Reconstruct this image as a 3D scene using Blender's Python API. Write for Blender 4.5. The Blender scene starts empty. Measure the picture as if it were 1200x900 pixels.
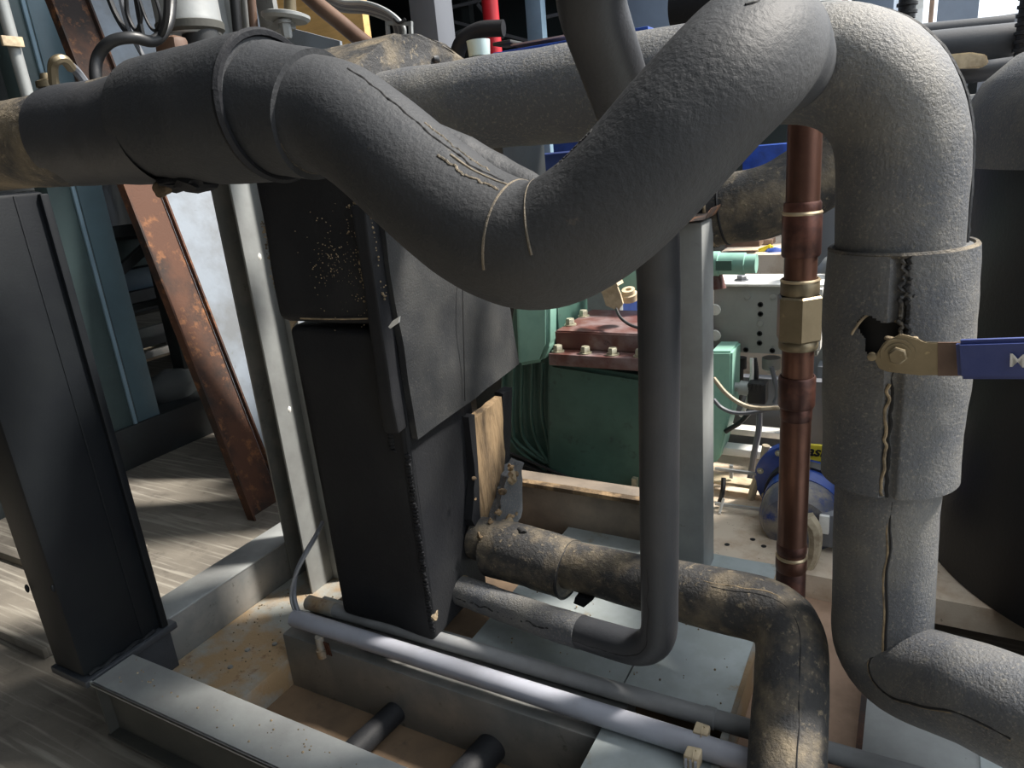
import bpy, bmesh, math, random
from mathutils import Vector, Matrix, noise
random.seed(7)
# ------------------------------------------------------------------ camera
F = 832.0
H = 1.20                                   # height of the lens over the floor
CX = Vector((0.87483367, 0.07310101, -0.47887608))
CY = Vector((0.4764268, -0.30871269, 0.82323385))
CZ = Vector((-0.0876559, -0.94834209, -0.30489954))
cam_d = bpy.data.cameras.new('camera')
cam = bpy.data.objects.new('camera', cam_d)
bpy.context.scene.collection.objects.link(cam)
cam_d.sensor_fit = 'HORIZONTAL'; cam_d.sensor_width = 36.0; cam_d.lens = 36.0 * F / 1200.0
cam_d.clip_start = 0.02; cam_d.clip_end = 200
cam.matrix_world = Matrix(((CX[0], -CX[1], -CX[2], 0), (CY[0], -CY[1], -CY[2], 0), (CZ[0], -CZ[1], -CZ[2], H), (0, 0, 0, 1)))
sc = bpy.context.scene
sc.camera = cam
sc.view_settings.view_transform = 'Standard'
sc.view_settings.look = 'None'
sc.view_settings.gamma = 1.0
sc.view_settings.use_curve_mapping = False
sc.view_settings.exposure = 0.15
# ------------------------------------------------------------------ daylight
w = bpy.data.worlds.new('world'); sc.world = w; w.use_nodes = True
wn = w.node_tree; wn.nodes.clear()
tc = wn.nodes.new('ShaderNodeTexCoord'); sx = wn.nodes.new('ShaderNodeSeparateXYZ')
cr = wn.nodes.new('ShaderNodeValToRGB'); bg = wn.nodes.new('ShaderNodeBackground'); wo = wn.nodes.new('ShaderNodeOutputWorld')
mr = wn.nodes.new('ShaderNodeMapRange'); mr.inputs[1].default_value = -1; mr.inputs[2].default_value = 1
wn.links.new(tc.outputs['Generated'], sx.inputs[0]); wn.links.new(sx.outputs['Z'], mr.inputs[0])
wn.links.new(mr.outputs[0], cr.inputs[0]); wn.links.new(cr.outputs[0], bg.inputs[0]); wn.links.new(bg.outputs[0], wo.inputs[0])
cr.color_ramp.elements[0].position = 0.45; cr.color_ramp.elements[0].color = (0.10, 0.10, 0.10, 1)
cr.color_ramp.elements[1].position = 0.56; cr.color_ramp.elements[1].color = (0.80, 0.86, 0.93, 1)
e = cr.color_ramp.elements.new(1.0); e.color = (0.9, 0.95, 1.0, 1)
bg.inputs[1].default_value = 1.9
sd = bpy.data.lights.new('sun', 'SUN'); so = bpy.data.objects.new('sun', sd); sc.collection.objects.link(so)
sd.energy = 8.5; sd.angle = math.radians(7); sd.color = (1.0, 0.93, 0.84)
so.rotation_euler = Vector((-0.62, -0.44, -0.95)).to_track_quat('-Z', 'Y').to_euler()
so.location = (3, 4, 6)

# ------------------------------------------------------------------ helpers
def ray(px, py):
    c = Vector(((px - 600) / F, (py - 450) / F, 1.0))
    return Vector((CX.dot(c), CY.dot(c), CZ.dot(c)))
def atY(px, py, y):
    r = ray(px, py); return Vector((0, 0, H)) + r * (y / r.y)
def atX(px, py, x):
    r = ray(px, py); return Vector((0, 0, H)) + r * (x / r.x)
def atZ(px, py, z):
    r = ray(px, py); return Vector((0, 0, H)) + r * ((z - H) / r.z)
def atD(px, py, d):
    return Vector((0, 0, H)) + ray(px, py) * d

def mat(name, c, c2=None, s=6.0, lo=.45, hi=.62, c3=None, s3=25., lo3=.55, hi3=.7, r=.6, r2=None, m=0.0, b=0.3, bs=80., bd=.002, st=None, spec=.5, emit=None, wave=None):
    M = bpy.data.materials.new(name); M.use_nodes = True
    N = M.node_tree.nodes; L = M.node_tree.links; bs_ = N['Principled BSDF']
    tcn = N.new('ShaderNodeTexCoord'); mp = N.new('ShaderNodeMapping'); L.new(tcn.outputs['Object'], mp.inputs[0])
    if st: mp.inputs['Scale'].default_value = st
    bs_.inputs['Roughness'].default_value = r; bs_.inputs['Metallic'].default_value = m
    bs_.inputs['Specular IOR Level'].default_value = spec
    col = None
    def nz(sc_, det=6, ro=.6):
        n = N.new('ShaderNodeTexNoise'); n.inputs['Scale'].default_value = sc_; n.inputs['Detail'].default_value = det
        n.inputs['Roughness'].default_value = ro; L.new(mp.outputs[0], n.inputs['Vector']); return n
    def ramp(n, a, b_):
        q = N.new('ShaderNodeMapRange'); q.inputs[1].default_value = a; q.inputs[2].default_value = b_
        L.new(n.outputs[0], q.inputs[0]); return q
    cur = None
    if c2:
        q = ramp(nz(s), lo, hi); mx = N.new('ShaderNodeMix'); mx.data_type = 'RGBA'
        mx.inputs[6].default_value = (*c, 1); mx.inputs[7].default_value = (*c2, 1); L.new(q.outputs[0], mx.inputs[0]); cur = mx
        if r2 is not None:
            f_ = N.new('ShaderNodeMapRange'); f_.inputs[3].default_value = r; f_.inputs[4].default_value = r2
            L.new(q.outputs[0], f_.inputs[0]); L.new(f_.outputs[0], bs_.inputs['Roughness'])
    if c3:
        q = ramp(nz(s3, 8, .7), lo3, hi3); mx = N.new('ShaderNodeMix'); mx.data_type = 'RGBA'
        if cur: L.new(cur.outputs[2], mx.inputs[6])
        else: mx.inputs[6].default_value = (*c, 1)
        mx.inputs[7].default_value = (*c3, 1); L.new(q.outputs[0], mx.inputs[0]); cur = mx
    if cur: L.new(cur.outputs[2], bs_.inputs['Base Color'])
    else: bs_.inputs['Base Color'].default_value = (*c, 1)
    if b:
        bp = N.new('ShaderNodeBump'); bp.inputs['Strength'].default_value = b; bp.inputs['Distance'].default_value = bd
        L.new(nz(bs, 4, .65).outputs[0], bp.inputs['Height']); L.new(bp.outputs[0], bs_.inputs['Normal'])
    return M
M = {}
M['foam'] = mat('black_rubber_foam', (.026, .029, .034), (.046, .047, .049), 5, .42, .7, (.17, .14, .10), 45, .66, .84, r=.62, spec=.4, b=.45, bs=190, bd=.0022)
M['foam_smooth'] = mat('smooth_black_foam', (.030, .033, .039), (.044, .045, .049), 7, .4, .7, (.16, .14, .11), 60, .74, .86, r=.5, b=.35, bs=170, bd=.0015)
M['foam_dusty'] = mat('dusty_black_foam', (.035, .035, .036), (.19, .155, .105), 13, .45, .70, (.33, .27, .18), 75, .57, .74, r=.7, b=.85, bs=150, bd=.003)
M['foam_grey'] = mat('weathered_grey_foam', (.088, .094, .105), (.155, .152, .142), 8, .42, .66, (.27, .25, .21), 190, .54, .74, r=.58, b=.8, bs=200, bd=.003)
M['foam_dark'] = mat('dark_foam', (.012, .013, .016), (.020, .021, .023), 6, .4, .7, (.14, .11, .075), 120, .70, .80, r=.6, b=.5, bs=130, bd=.002, spec=.25)
M['tank'] = mat('black_tank_foam', (.011, .012, .014), (.016, .017, .019), 4, .4, .7, (.05, .05, .05), 120, .72, .82, r=.42, b=.3, bs=120, bd=.0015, spec=.35)
M['grime_shade'] = mat('grimy_shaded_steel', (.035, .037, .034), (.06, .06, .052), 6, .4, .65, r=.7, b=.3, bs=60)
M['slate'] = mat('slate_black_paint', (.022, .026, .033), (.035, .04, .048), 12, .4, .65, r=.5, b=.5, bs=70)
M['flap'] = mat('dusty_flap_foam', (.020, .022, .025), (.044, .045, .045), 7, .42, .66, (.15, .14, .12), 200, .60, .76, r=.5, b=.6, bs=220, bd=.002)
M['glue_dim'] = mat('faded_glue_line', (.17, .14, .10), (.06, .055, .045), 30, .42, .62, r=.7, b=.8, bs=200)
M['dusty_brown'] = mat('dusty_brown_steel', (.20, .165, .13), (.13, .11, .09), 8, .42, .65, (.07, .06, .05), 50, .62, .74, r=.75, b=.5, bs=90)
M['glue'] = mat('dried_glue', (.34, .26, .16), (.10, .08, .055), 40, .4, .65, r=.7, b=.8, bs=200)
M['glue_dark'] = mat('dark_seam', (.012, .012, .013), r=.8, b=.4)
M['tan_foam'] = mat('tan_backing', (.24, .165, .09), (.06, .04, .022), 16, .42, .60, (.03, .02, .015), 50, .6, .7, r=.85, b=1, bs=90, bd=.004, st=(1, 1, .25))
M['galv'] = mat('grey_zinc_paint', (.34, .36, .36), (.25, .26, .26), 6, .4, .65, (.16, .15, .13), 60, .64, .74, r=.5, m=.25, b=.25, bs=120, bd=.001)
M['galv_dark'] = mat('dull_steel', (.20, .205, .20), (.28, .27, .25), 9, .45, .65, (.08, .075, .06), 40, .60, .75, r=.5, m=.4, b=.25, bs=90, bd=.001)
M['sheet'] = mat('zinc_sheet', (.42, .47, .48), (.36, .40, .40), 14, .4, .6, (.30, .22, .11), 7, .60, .72, r=.42, m=.35, b=.15, bs=60, bd=.001)
M['black_paint'] = mat('black_painted_steel', (.006, .0075, .010), (.009, .011, .013), 5, .4, .6, r=.5, b=.3, bs=220, bd=.0008, spec=.2)
M['rust'] = mat('rusted_steel', (.085, .036, .020), (.022, .015, .013), 4, .42, .58, (.27, .115, .045), 14, .54, .70, r=.8, b=.8, bs=120, bd=.002)
M['tray'] = mat('dirty_tray_steel', (.30, .31, .29), (.32, .22, .12), 7, .44, .60, (.15, .075, .035), 18, .58, .72, r=.6, m=.1, b=.5, bs=90, bd=.002)
M['plywood'] = mat('oily_brown_board', (.17, .115, .07), (.085, .06, .04), 5, .40, .65, (.05, .04, .03), 14, .58, .72, r=.75, b=.4, bs=60)
M['pinkdeck'] = mat('pink_brown_deck', (.40, .27, .19), (.28, .19, .13), 9, .45, .65, (.10, .06, .04), 60, .64, .74, r=.75, b=.5, bs=90)
M['sand'] = mat('dusty_beige_deck', (.62, .53, .42), (.48, .37, .27), 12, .45, .65, (.20, .15, .11), 70, .62, .72, r=.85, b=.5, bs=90)
M['copper'] = mat('tarnished_copper', (.17, .085, .060), (.085, .042, .033), 12, .42, .66, (.10, .07, .055), 45, .6, .75, r=.34, r2=.5, m=.75, b=.15, bs=60, bd=.001, st=(1, 1, .5))
M['copper_dark'] = mat('heat_darkened_copper', (.07, .035, .030), (.17, .075, .055), 20, .45, .65, r=.4, m=.6, b=.2, bs=60)
M['brass'] = mat('dull_brass', (.26, .215, .14), (.19, .155, .10), 12, .4, .65, (.42, .34, .2), 50, .62, .72, r=.42, m=.7, b=.15, bs=60)
M['solder'] = mat('solder_ring', (.62, .50, .33), r=.35, m=.7, b=.2)
M['green'] = mat('green_machine_paint', (.07, .15, .122), (.05, .11, .09), 8, .42, .66, (.035, .055, .05), 22, .58, .72, r=.45, b=.3, bs=100, bd=.001)
M['mint'] = mat('light_green_paint', (.28, .52, .43), (.22, .43, .36), 10, .45, .65, (.12, .2, .17), 50, .66, .74, r=.45, b=.15)
M['maroon'] = mat('red_brown_paint', (.13, .052, .042), (.23, .17, .17), 9, .45, .64, (.05, .03, .03), 30, .6, .72, r=.4, b=.35, bs=90)
M['bolt'] = mat('zinc_bolt', (.60, .58, .44), (.40, .38, .28), 60, .45, .65, r=.38, m=.6, b=.15)
M['pvc'] = mat('grey_plastic_conduit', (.33, .345, .40), (.29, .30, .34), 12, .4, .65, (.40, .34, .24), 30, .69, .80, r=.38, b=.1)
M['pvc2'] = mat('dull_grey_conduit', (.24, .25, .26), (.20, .205, .21), 12, .4, .65, r=.45, b=.1)
M['clip'] = mat('cream_clip', (.60, .50, .34), (.38, .30, .2), 30, .4, .65, r=.7, b=.6)
M['box'] = mat('grey_cast_box', (.33, .34, .325), (.29, .30, .285), 10, .4, .65, (.20, .2, .19), 90, .64, .72, r=.5, b=.4, bs=200, bd=.001)
M['white'] = mat('white_paint', (.80, .80, .77), (.62, .62, .58), 14, .5, .7, r=.5, b=.1)
M['blue'] = mat('blue_motor_paint', (.025, .075, .36), (.02, .05, .22), 14, .45, .65, (.35, .38, .45), 40, .68, .76, r=.35, b=.2)
M['blue_lever'] = mat('blue_grip', (.035, .055, .20), (.05, .07, .22), 10, .45, .65, (.2, .22, .3), 60, .70, .78, r=.4, b=.2)
M['navy'] = mat('navy_tarp', (.03, .06, .20), (.02, .035, .12), 4, .4, .6, r=.5, b=.2)
M['dirty_end'] = mat('greasy_end_cap', (.10, .11, .15), (.30, .27, .23), 12, .45, .65, (.02, .05, .22), 10, .55, .65, r=.5, b=.5)
M['yellow'] = mat('yellow_sticker', (.85, .72, .06), r=.5, b=0)
M['black'] = mat('black_plastic', (.015, .016, .018), r=.45, b=.15)
M['cable_grey'] = mat('grey_cable', (.14, .15, .17), r=.45, b=.1)
M['cable_cream'] = mat('cream_tube', (.50, .43, .31), (.32, .26, .18), 40, .45, .65, r=.55, b=.4)
M['teal'] = mat('teal_rack_paint', (.065, .10, .105), (.05, .075, .08), 4, .4, .65, (.28, .36, .40), 30, .66, .74, r=.42, b=.2)
M['teal_lit'] = mat('teal_paint_lit_face', (.10, .165, .20), (.08, .13, .16), 4, .4, .65, r=.42, b=.2)  # same post paint as teal, lightened to paint in the lit face
M['paleblue'] = mat('pale_blue_paint', (.22, .33, .42), (.18, .28, .36), 6, .4, .65, (.08, .1, .12), 50, .66, .74, r=.45, b=.2)
M['steel'] = mat('bright_steel', (.52, .54, .56), (.38, .40, .42), 5, .4, .65, r=.32, m=.6, b=.1, st=(1, 1, .3))
M['bluewhite'] = mat('scuffed_steel_sheet', (.25, .29, .34), (.17, .185, .20), 5, .42, .65, (.12, .12, .12), 22, .64, .75, r=.45, m=.1, b=.2)
M['brown'] = mat('brown_pipe_paint', (.10, .058, .04), (.16, .10, .07), 10, .4, .65, r=.45, b=.2)
M['orange'] = mat('raw_timber', (.72, .44, .16), (.55, .33, .12), 8, .4, .65, r=.75, b=.4, st=(1, 5, 5))
M['red'] = mat('red_painted_pole', (.62, .02, .03), r=.4, b=.05)
M['cup'] = mat('pale_cyan_plastic', (.52, .66, .66), r=.5, b=.1)
M['mortar'] = mat('hall_back_wall', (.018, .028, .030), (.03, .04, .042), .8, .4, .65, r=.85, b=.1)
M['darksteel'] = mat('dark_rack_steel', (.025, .033, .035), (.018, .02, .022), 5, .4, .6, r=.55, b=.2)
M['rackblue'] = mat('blue_bin_plastic', (.16, .25, .33), (.13, .2, .27), 5, .4, .6, r=.5, b=.1)
M['wall'] = mat('dim_wall', (.10, .11, .11), (.07, .075, .08), 1.5, .4, .65, r=.9, b=.1)
M['yard'] = mat('pale_yard_wall', (.50, .50, .50), (.42, .41, .40), 1.5, .4, .65, r=.9, b=.1)
M['cabinet'] = mat('blue_grey_cabinet', (.17, .22, .29), (.14, .18, .24), 5, .4, .65, r=.5, b=.1)
# floor: dirty concrete, scratches and sun streaks painted in as pale stripes
fm = mat('worn_concrete_floor', (.17, .155, .13), (.11, .10, .086), 3, .40, .65, (.09, .08, .068), 9, .55, .70, r=.7, b=.5, bs=40, bd=.003)
N = fm.node_tree.nodes; L = fm.node_tree.links
tcn = N.new('ShaderNodeTexCoord'); mp = N.new('ShaderNodeMapping'); mp.inputs['Scale'].default_value = (1.3, 30, 1); mp.inputs['Rotation'].default_value = (0, 0, .12)
nn = N.new('ShaderNodeTexNoise'); nn.inputs['Scale'].default_value = 2.2; nn.inputs['Detail'].default_value = 5
q = N.new('ShaderNodeMapRange'); q.inputs[1].default_value = .52; q.inputs[2].default_value = .66
mx = N.new('ShaderNodeMix'); mx.data_type = 'RGBA'; mx.inputs[7].default_value = (.26, .245, .21, 1)
L.new(tcn.outputs['Object'], mp.inputs[0]); L.new(mp.outputs[0], nn.inputs['Vector']); L.new(nn.outputs[0], q.inputs[0]); L.new(q.outputs[0], mx.inputs[0])
B_ = N['Principled BSDF']; old = B_.inputs['Base Color'].links[0].from_socket; L.new(old, mx.inputs[6]); L.new(mx.outputs[2], B_.inputs['Base Color'])
M['floor'] = fm

COL = sc.collection
def tag(o, label=None, cat=None, group=None, kind=None):
    if label: o['label'] = label
    if cat: o['category'] = cat
    if group: o['group'] = group
    if kind: o['kind'] = kind
    return o
def thing(name, loc, label, cat, group=None):
    o = bpy.data.objects.new(name, None); COL.objects.link(o); o.location = loc; o.empty_display_size = .05
    o['o'] = [loc[0], loc[1], loc[2]]
    return tag(o, label, cat, group)
def obj(name, bm, m, parent=None, smooth=True, label=None):
    if parent is None:
        xs = [v.co.x for v in bm.verts]; ys = [v.co.y for v in bm.verts]; zs = [v.co.z for v in bm.verts]
        org = Vector(((min(xs) + max(xs)) / 2, (min(ys) + max(ys)) / 2, min(zs)))
    else:
        org = Vector(parent['o'])
    bmesh.ops.translate(bm, verts=bm.verts, vec=-org)
    bmesh.ops.recalc_face_normals(bm, faces=bm.faces)
    me = bpy.data.meshes.new(name); bm.to_mesh(me); bm.free()
    if smooth is True:
        for p in me.polygons: p.use_smooth = True
        try: me.set_sharp_from_angle(angle=math.radians(38))
        except Exception: pass
    me.materials.append(M[m] if isinstance(m, str) else m)
    o = bpy.data.objects.new(name, me); COL.objects.link(o)
    o['o'] = [org.x, org.y, org.z]
    if parent is not None: o.parent = parent
    else: o.location = org
    if label: o['label'] = label
    return o
def struct(name, bm, m):
    o = obj(name, bm, m, None, False); o['kind'] = 'structure'; return o

def box(bm, a, b, bev=0.0):
    x0, y0, z0 = a; x1, y1, z1 = b
    vs = [bm.verts.new(p) for p in ((x0, y0, z0), (x1, y0, z0), (x1, y1, z0), (x0, y1, z0), (x0, y0, z1), (x1, y0, z1), (x1, y1, z1), (x0, y1, z1))]
    fs = [bm.faces.new([vs[i] for i in f]) for f in ((0, 3, 2, 1), (4, 5, 6, 7), (0, 1, 5, 4), (1, 2, 6, 5), (2, 3, 7, 6), (3, 0, 4, 7))]
    if bev: bmesh.ops.bevel(bm, geom=list({e for f in fs for e in f.edges}), offset=bev, segments=2, affect='EDGES', profile=.5)
    return vs
def BX(a, b, bev=0.0):
    bm = bmesh.new(); box(bm, a, b, bev); return bm
def bar(bm, p, q, wd, ht, up=Vector((0, 0, 1)), bev=0.0):
    """rectangular bar from p to q"""
    p = Vector(p); q = Vector(q); t = (q - p).normalized(); s = t.cross(up).normalized(); u = s.cross(t).normalized()
    vs = [bm.verts.new(c + s * (i * wd / 2) + u * (j * ht / 2)) for c in (p, q) for i, j in ((-1, -1), (1, -1), (1, 1), (-1, 1))]
    fs = [bm.faces.new([vs[i] for i in f]) for f in ((3, 2, 1, 0), (4, 5, 6, 7), (0, 1, 5, 4), (1, 2, 6, 5), (2, 3, 7, 6), (3, 0, 4, 7))]
    if bev: bmesh.ops.bevel(bm, geom=list({e for f in fs for e in f.edges}), offset=bev, segments=2, affect='EDGES')
def BAR(*a, **k):
    bm = bmesh.new(); bar(bm, *a, **k); return bm
def solid(bm, poly, nvec):
    """prism: polygon extruded by a vector"""
    a = [bm.verts.new(p) for p in poly]; nvec = Vector(nvec); b = [bm.verts.new(Vector(p) + nvec) for p in poly]
    bm.faces.new(a); bm.faces.new(b[::-1]); n = len(a)
    for i in range(n): bm.faces.new((a[i], b[i], b[(i + 1) % n], a[(i + 1) % n]))
def SOLID(poly, nvec, bev=0.0):
    bm = bmesh.new(); solid(bm, poly, nvec)
    if bev: bmesh.ops.bevel(bm, geom=bm.edges[:], offset=bev, segments=2, affect='EDGES')
    return bm
def lathe(bm, base, axis, prof, seg=32):
    """prof: list of (distance along the axis, radius)"""
    axis = Vector(axis).normalized(); s = axis.orthogonal().normalized(); t = axis.cross(s); base = Vector(base); rings = []
    for h, r in prof:
        if r < 1e-5: rings.append([bm.verts.new(base + axis * h)])
        else: rings.append([bm.verts.new(base + axis * h + (s * math.cos(a) + t * math.sin(a)) * r) for a in [2 * math.pi * k / seg for k in range(seg)]])
    for A, B in zip(rings, rings[1:]):
        for k in range(seg):
            k2 = (k + 1) % seg
            if len(A) == 1 and len(B) == 1: continue
            if len(A) == 1: bm.faces.new((A[0], B[k], B[k2]))
            elif len(B) == 1: bm.faces.new((A[k], B[0], A[k2]))
            else: bm.faces.new((A[k], A[k2], B[k2], B[k]))
def LATHE(*a, **k):
    bm = bmesh.new(); lathe(bm, *a, **k); return bm
def catmull(pts, n):
    P = [Vector(p) for p in pts]; P = [P[0] * 2 - P[1]] + P + [P[-1] * 2 - P[-2]]; out = []
    for i in range(1, len(P) - 2):
        p0, p1, p2, p3 = P[i - 1:i + 3]
        for k in range(n):
            t = k / n
            out.append(.5 * ((2 * p1) + (p2 - p0) * t + (2 * p0 - 5 * p1 + 4 * p2 - p3) * t * t + (3 * p1 - p0 - 3 * p2 + p3) * t ** 3))
    out.append(P[-2].copy()); return out
def bend(pts, rad, k=8):
    """polyline with rounded corners; rad = one radius or one per inner corner"""
    P = [Vector(p) for p in pts]; out = [P[0]]
    for i in range(1, len(P) - 1):
        R = rad[i - 1] if isinstance(rad, (list, tuple)) else rad
        a = (P[i - 1] - P[i]); b = (P[i + 1] - P[i]); la, lb = a.length, b.length; a.normalize(); b.normalize()
        ang = a.angle(b); d = min(R / math.tan(ang / 2), la * .49, lb * .49) if ang > .01 else 0
        p, q_ = P[i] + a * d, P[i] + b * d
        for j in range(k + 1):
            t = j / k; out.append((1 - t) ** 2 * p + 2 * t * (1 - t) * P[i] + t * t * q_)
    out.append(P[-1]); res = [out[0]]
    for p in out[1:]:
        if (p - res[-1]).length > 1e-4: res.append(p)
    return res
def resample(P, step):
    d = [0]
    for a, b in zip(P, P[1:]): d.append(d[-1] + (b - a).length)
    n = max(2, int(d[-1] / step)); out = []; j = 0
    for i in range(n + 1):
        s = d[-1] * i / n
        while j < len(P) - 2 and d[j + 1] < s: j += 1
        t = (s - d[j]) / max(1e-9, d[j + 1] - d[j]); out.append(P[j].lerp(P[j + 1], min(1, t)))
    return out
class Tube:
    def __init__(s, path, rad, step=.012):
        s.P = resample(path, step); n = len(s.P)
        s.T = []
        for i in range(n):
            a = s.P[max(0, i - 2)]; b = s.P[min(n - 1, i + 2)]; s.T.append((b - a).normalized())
        if callable(rad): s.R = [rad(i / (n - 1)) for i in range(n)]
        elif isinstance(rad, (list, tuple)):
            s.R = []
            for i in range(n):
                t = i / (n - 1) * (len(rad) - 1); j = min(int(t), len(rad) - 2); s.R.append(rad[j] + (rad[j + 1] - rad[j]) * (t - j))
        else: s.R = [rad] * n
        s.n = n
    def mesh(s, bm=None, seg=40, amp=0.0, fr=14., caps=True, t0=0., t1=1., skip=None, extra=0.0, thick=0.0, groove=None):
        bm = bm or bmesh.new(); i0 = int(t0 * (s.n - 1)); i1 = int(round(t1 * (s.n - 1)))
        up = s.T[i0].orthogonal().normalized(); rings = []
        for i in range(i0, i1 + 1):
            T = s.T[i]; up = (up - T * up.dot(T)).normalized(); sd_ = T.cross(up); ring = []
            for k in range(seg):
                a = 2 * math.pi * k / seg; d = up * math.cos(a) + sd_ * math.sin(a); r = s.R[i] + extra
                p = s.P[i] + d * r
                if amp: r *= 1 + amp * noise.noise(p * fr) + amp * .4 * noise.noise(p * fr * 3.1)
                if groove:
                    gd = groove[0]; g = gd - T * gd.dot(T)
                    if g.length > .1:
                        c_ = d.dot(g.normalized()); c_ = min(1, max(-1, c_)); w_ = math.acos(c_) / groove[1]
                        if w_ < 1: r -= groove[2] * (1 - w_ * w_)
                ring.append(bm.verts.new(s.P[i] + d * r))
            rings.append(ring)
        for A, B in zip(rings, rings[1:]):
            for k in range(seg):
                k2 = (k + 1) % seg
                if skip:
                    c = (A[k].co + A[k2].co + B[k].co + B[k2].co) / 4
                    if skip(c): continue
                bm.faces.new((A[k], A[k2], B[k2], B[k]))
        if caps:
            for ring, e_ in ((rings[0], -1), (rings[-1], 1)):
                c = sum((v.co for v in ring), Vector()) / seg
                inner = [bm.verts.new(c + (v.co - c) * .45) for v in ring]
                for k in range(seg):
                    k2 = (k + 1) % seg; bm.faces.new((ring[k], ring[k2], inner[k2], inner[k]))
                bm.faces.new(inner)
        return bm
    def surf(s, t, d, off=0.0, rot=0.0):
        x = max(0, min(s.n - 1.001, t * (s.n - 1))); i = int(x); u = x - i
        T = s.T[i].lerp(s.T[i + 1], u).normalized(); g = (d - T * d.dot(T)).normalized()
        if rot: g = Matrix.Rotation(rot, 3, T) @ g
        return s.P[i].lerp(s.P[i + 1], u) + g * (s.R[i] + (s.R[i + 1] - s.R[i]) * u + off)
    def seam(s, t0, t1, d, wd=.004, off=-.001, wob=.0, n=60, rot=0.0):
        pts = []
        for i in range(n + 1):
            t = t0 + (t1 - t0) * i / n; pts.append(s.surf(t, d, off + wob * .3 * noise.noise(Vector((i * .7, 3, 1))), rot + wob / max(.02, s.R[0]) * noise.noise(Vector((i * .21, t0 * 9, 5)))))
        return wire(pts, wd, seg=6, smooth_=False)
    def ring(s, t, wd=.003, off=0.0, a0=0., a1=6.2832, d=Vector((0, -1, .2)), n=48, slant=0.0):
        pts = [s.surf(t + slant * math.sin(a0 + (a1 - a0) * i / n), d, off, a0 + (a1 - a0) * i / n) for i in range(n + 1)]
        return wire(pts, wd, seg=6, smooth_=False)
def wire(pts, r, seg=8, smooth_=True, n=8, bm=None):
    P = catmull(pts, n) if smooth_ else [Vector(p) for p in pts]
    bm = bm or bmesh.new(); up = None; rings = []
    for i, p in enumerate(P):
        T = (P[min(len(P) - 1, i + 1)] - P[max(0, i - 1)])
        if T.length < 1e-7: continue
        T.normalize(); up = (T.orthogonal() if up is None else up - T * up.dot(T)).normalized(); sd_ = T.cross(up)
        rr = r(i / (len(P) - 1)) if callable(r) else r
        rings.append([bm.verts.new(p + (up * math.cos(2 * math.pi * k / seg) + sd_ * math.sin(2 * math.pi * k / seg)) * rr) for k in range(seg)])
    for A, B in zip(rings, rings[1:]):
        for k in range(seg): bm.faces.new((A[k], A[(k + 1) % seg], B[(k + 1) % seg], B[k]))
    bm.faces.new(rings[0][::-1]); bm.faces.new(rings[-1]); return bm
def blob(c, size, amp=.35, fr=40, sub=3):
    bm = bmesh.new(); bmesh.ops.create_icosphere(bm, subdivisions=sub, radius=1)
    c = Vector(c)
    for v in bm.verts:
        d = v.co.copy(); p = Vector((d.x * size[0], d.y * size[1], d.z * size[2]))
        v.co = c + p * (1 + amp * noise.noise((c + p) * fr) + amp * .6 * noise.noise((c + p) * fr * 2.7))
    return bm
def subd(bm, cuts): bmesh.ops.subdivide_edges(bm, edges=bm.edges[:], cuts=cuts, use_grid_fill=True)
def rough(bm, amp, fr):
    for v in bm.verts: v.co += noise.noise_vector(v.co * fr) * amp
    return bm
def hexbolt(name, c, axis, r, h, parent, m='bolt'):
    bm = bmesh.new(); lathe(bm, c, axis, [(0, 0), (0, r * 1.35), (h * .18, r * 1.35), (h * .2, r)], seg=18)
    lathe(bm, Vector(c), axis, [(h * .18, r), (h * .85, r), (h, r * .82), (h, 0)], seg=6)
    return obj(name, bm, m, parent)

UPCAM = Vector((0, -1, .9)); CAMD = Vector((-.1, -1, .25))
exec_parts = True
# ================================================================== setting
struct('floor', BX((-9, -4, -.1), (7, 9, 0)), 'floor')
struct('wall_back', BX((-9, 8.6, 0), (-.6, 8.8, 5.5)), 'mortar')
struct('shade_wall_left', BX((-9.0, -4, 0), (-8.8, 8.8, 5.5)), 'wall')  # hall wall added to darken the left side
struct('shade_wall_front', BX((-9, -4.2, 0), (7, -4.0, 5.5)), 'wall')  # unseen wall behind the camera, added to darken the scene
struct('shade_ceiling', BX((-9, -4.2, 4.2), (-.9, 8.8, 4.3)), 'wall')  # unseen roof, sized to keep sky light off the left side
struct('shade_ceiling_front', BX((-.9, -4.2, 4.2), (1.2, .0, 4.3)), 'wall')  # unseen roof strip, trimmed to steer the sky light
# ================================================================== skid frame
fr = thing('skid_frame', (-.7, 1.1, 0), 'grey welded steel base frame with dirty trays carrying the machine', 'frame')
bm = bmesh.new()
box(bm, (-1.485, .63, .192), (.75, .73, .20), .002); box(bm, (-1.50, .63, .188), (.75, .636, .20), .002)
obj('front_beam', bm, 'galv', fr)
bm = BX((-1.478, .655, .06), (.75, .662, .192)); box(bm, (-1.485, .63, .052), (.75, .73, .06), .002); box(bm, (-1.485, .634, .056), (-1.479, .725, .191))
obj('beam_web', bm, 'grime_shade', fr, label='grimy recessed face of front beam, shade painted in')  # dark colour is grime plus painted shade under the top flange
bm = BX((-1.62, .835, .05), (-1.52, 2.3, .20), .004); obj('side_beam', bm, 'galv_dark', fr)
obj('side_beam_flange', BX((-1.622, .832, .198), (-1.518, 2.3, .204), .002), 'galv', fr)
bm = bmesh.new(); box(bm, (-1.625, .622, .186), (-1.49, .85, .2035), .003); box(bm, (-1.56, .70, .05), (-1.50, .835, .186), .003)
obj('corner_plate', bm, 'slate', fr, label='black painted corner of the base frame')
obj('tray', BX((-1.52, .73, 0.0), (-1.255, 1.9, .085), .004), 'tray', fr, label='rusty stained low tray')
obj('cross_beam', BX((-1.255, .955, .0), (-.42, 1.07, .16), .003), 'galv_dark', fr, label='brown dusted grey cross beam')
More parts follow.
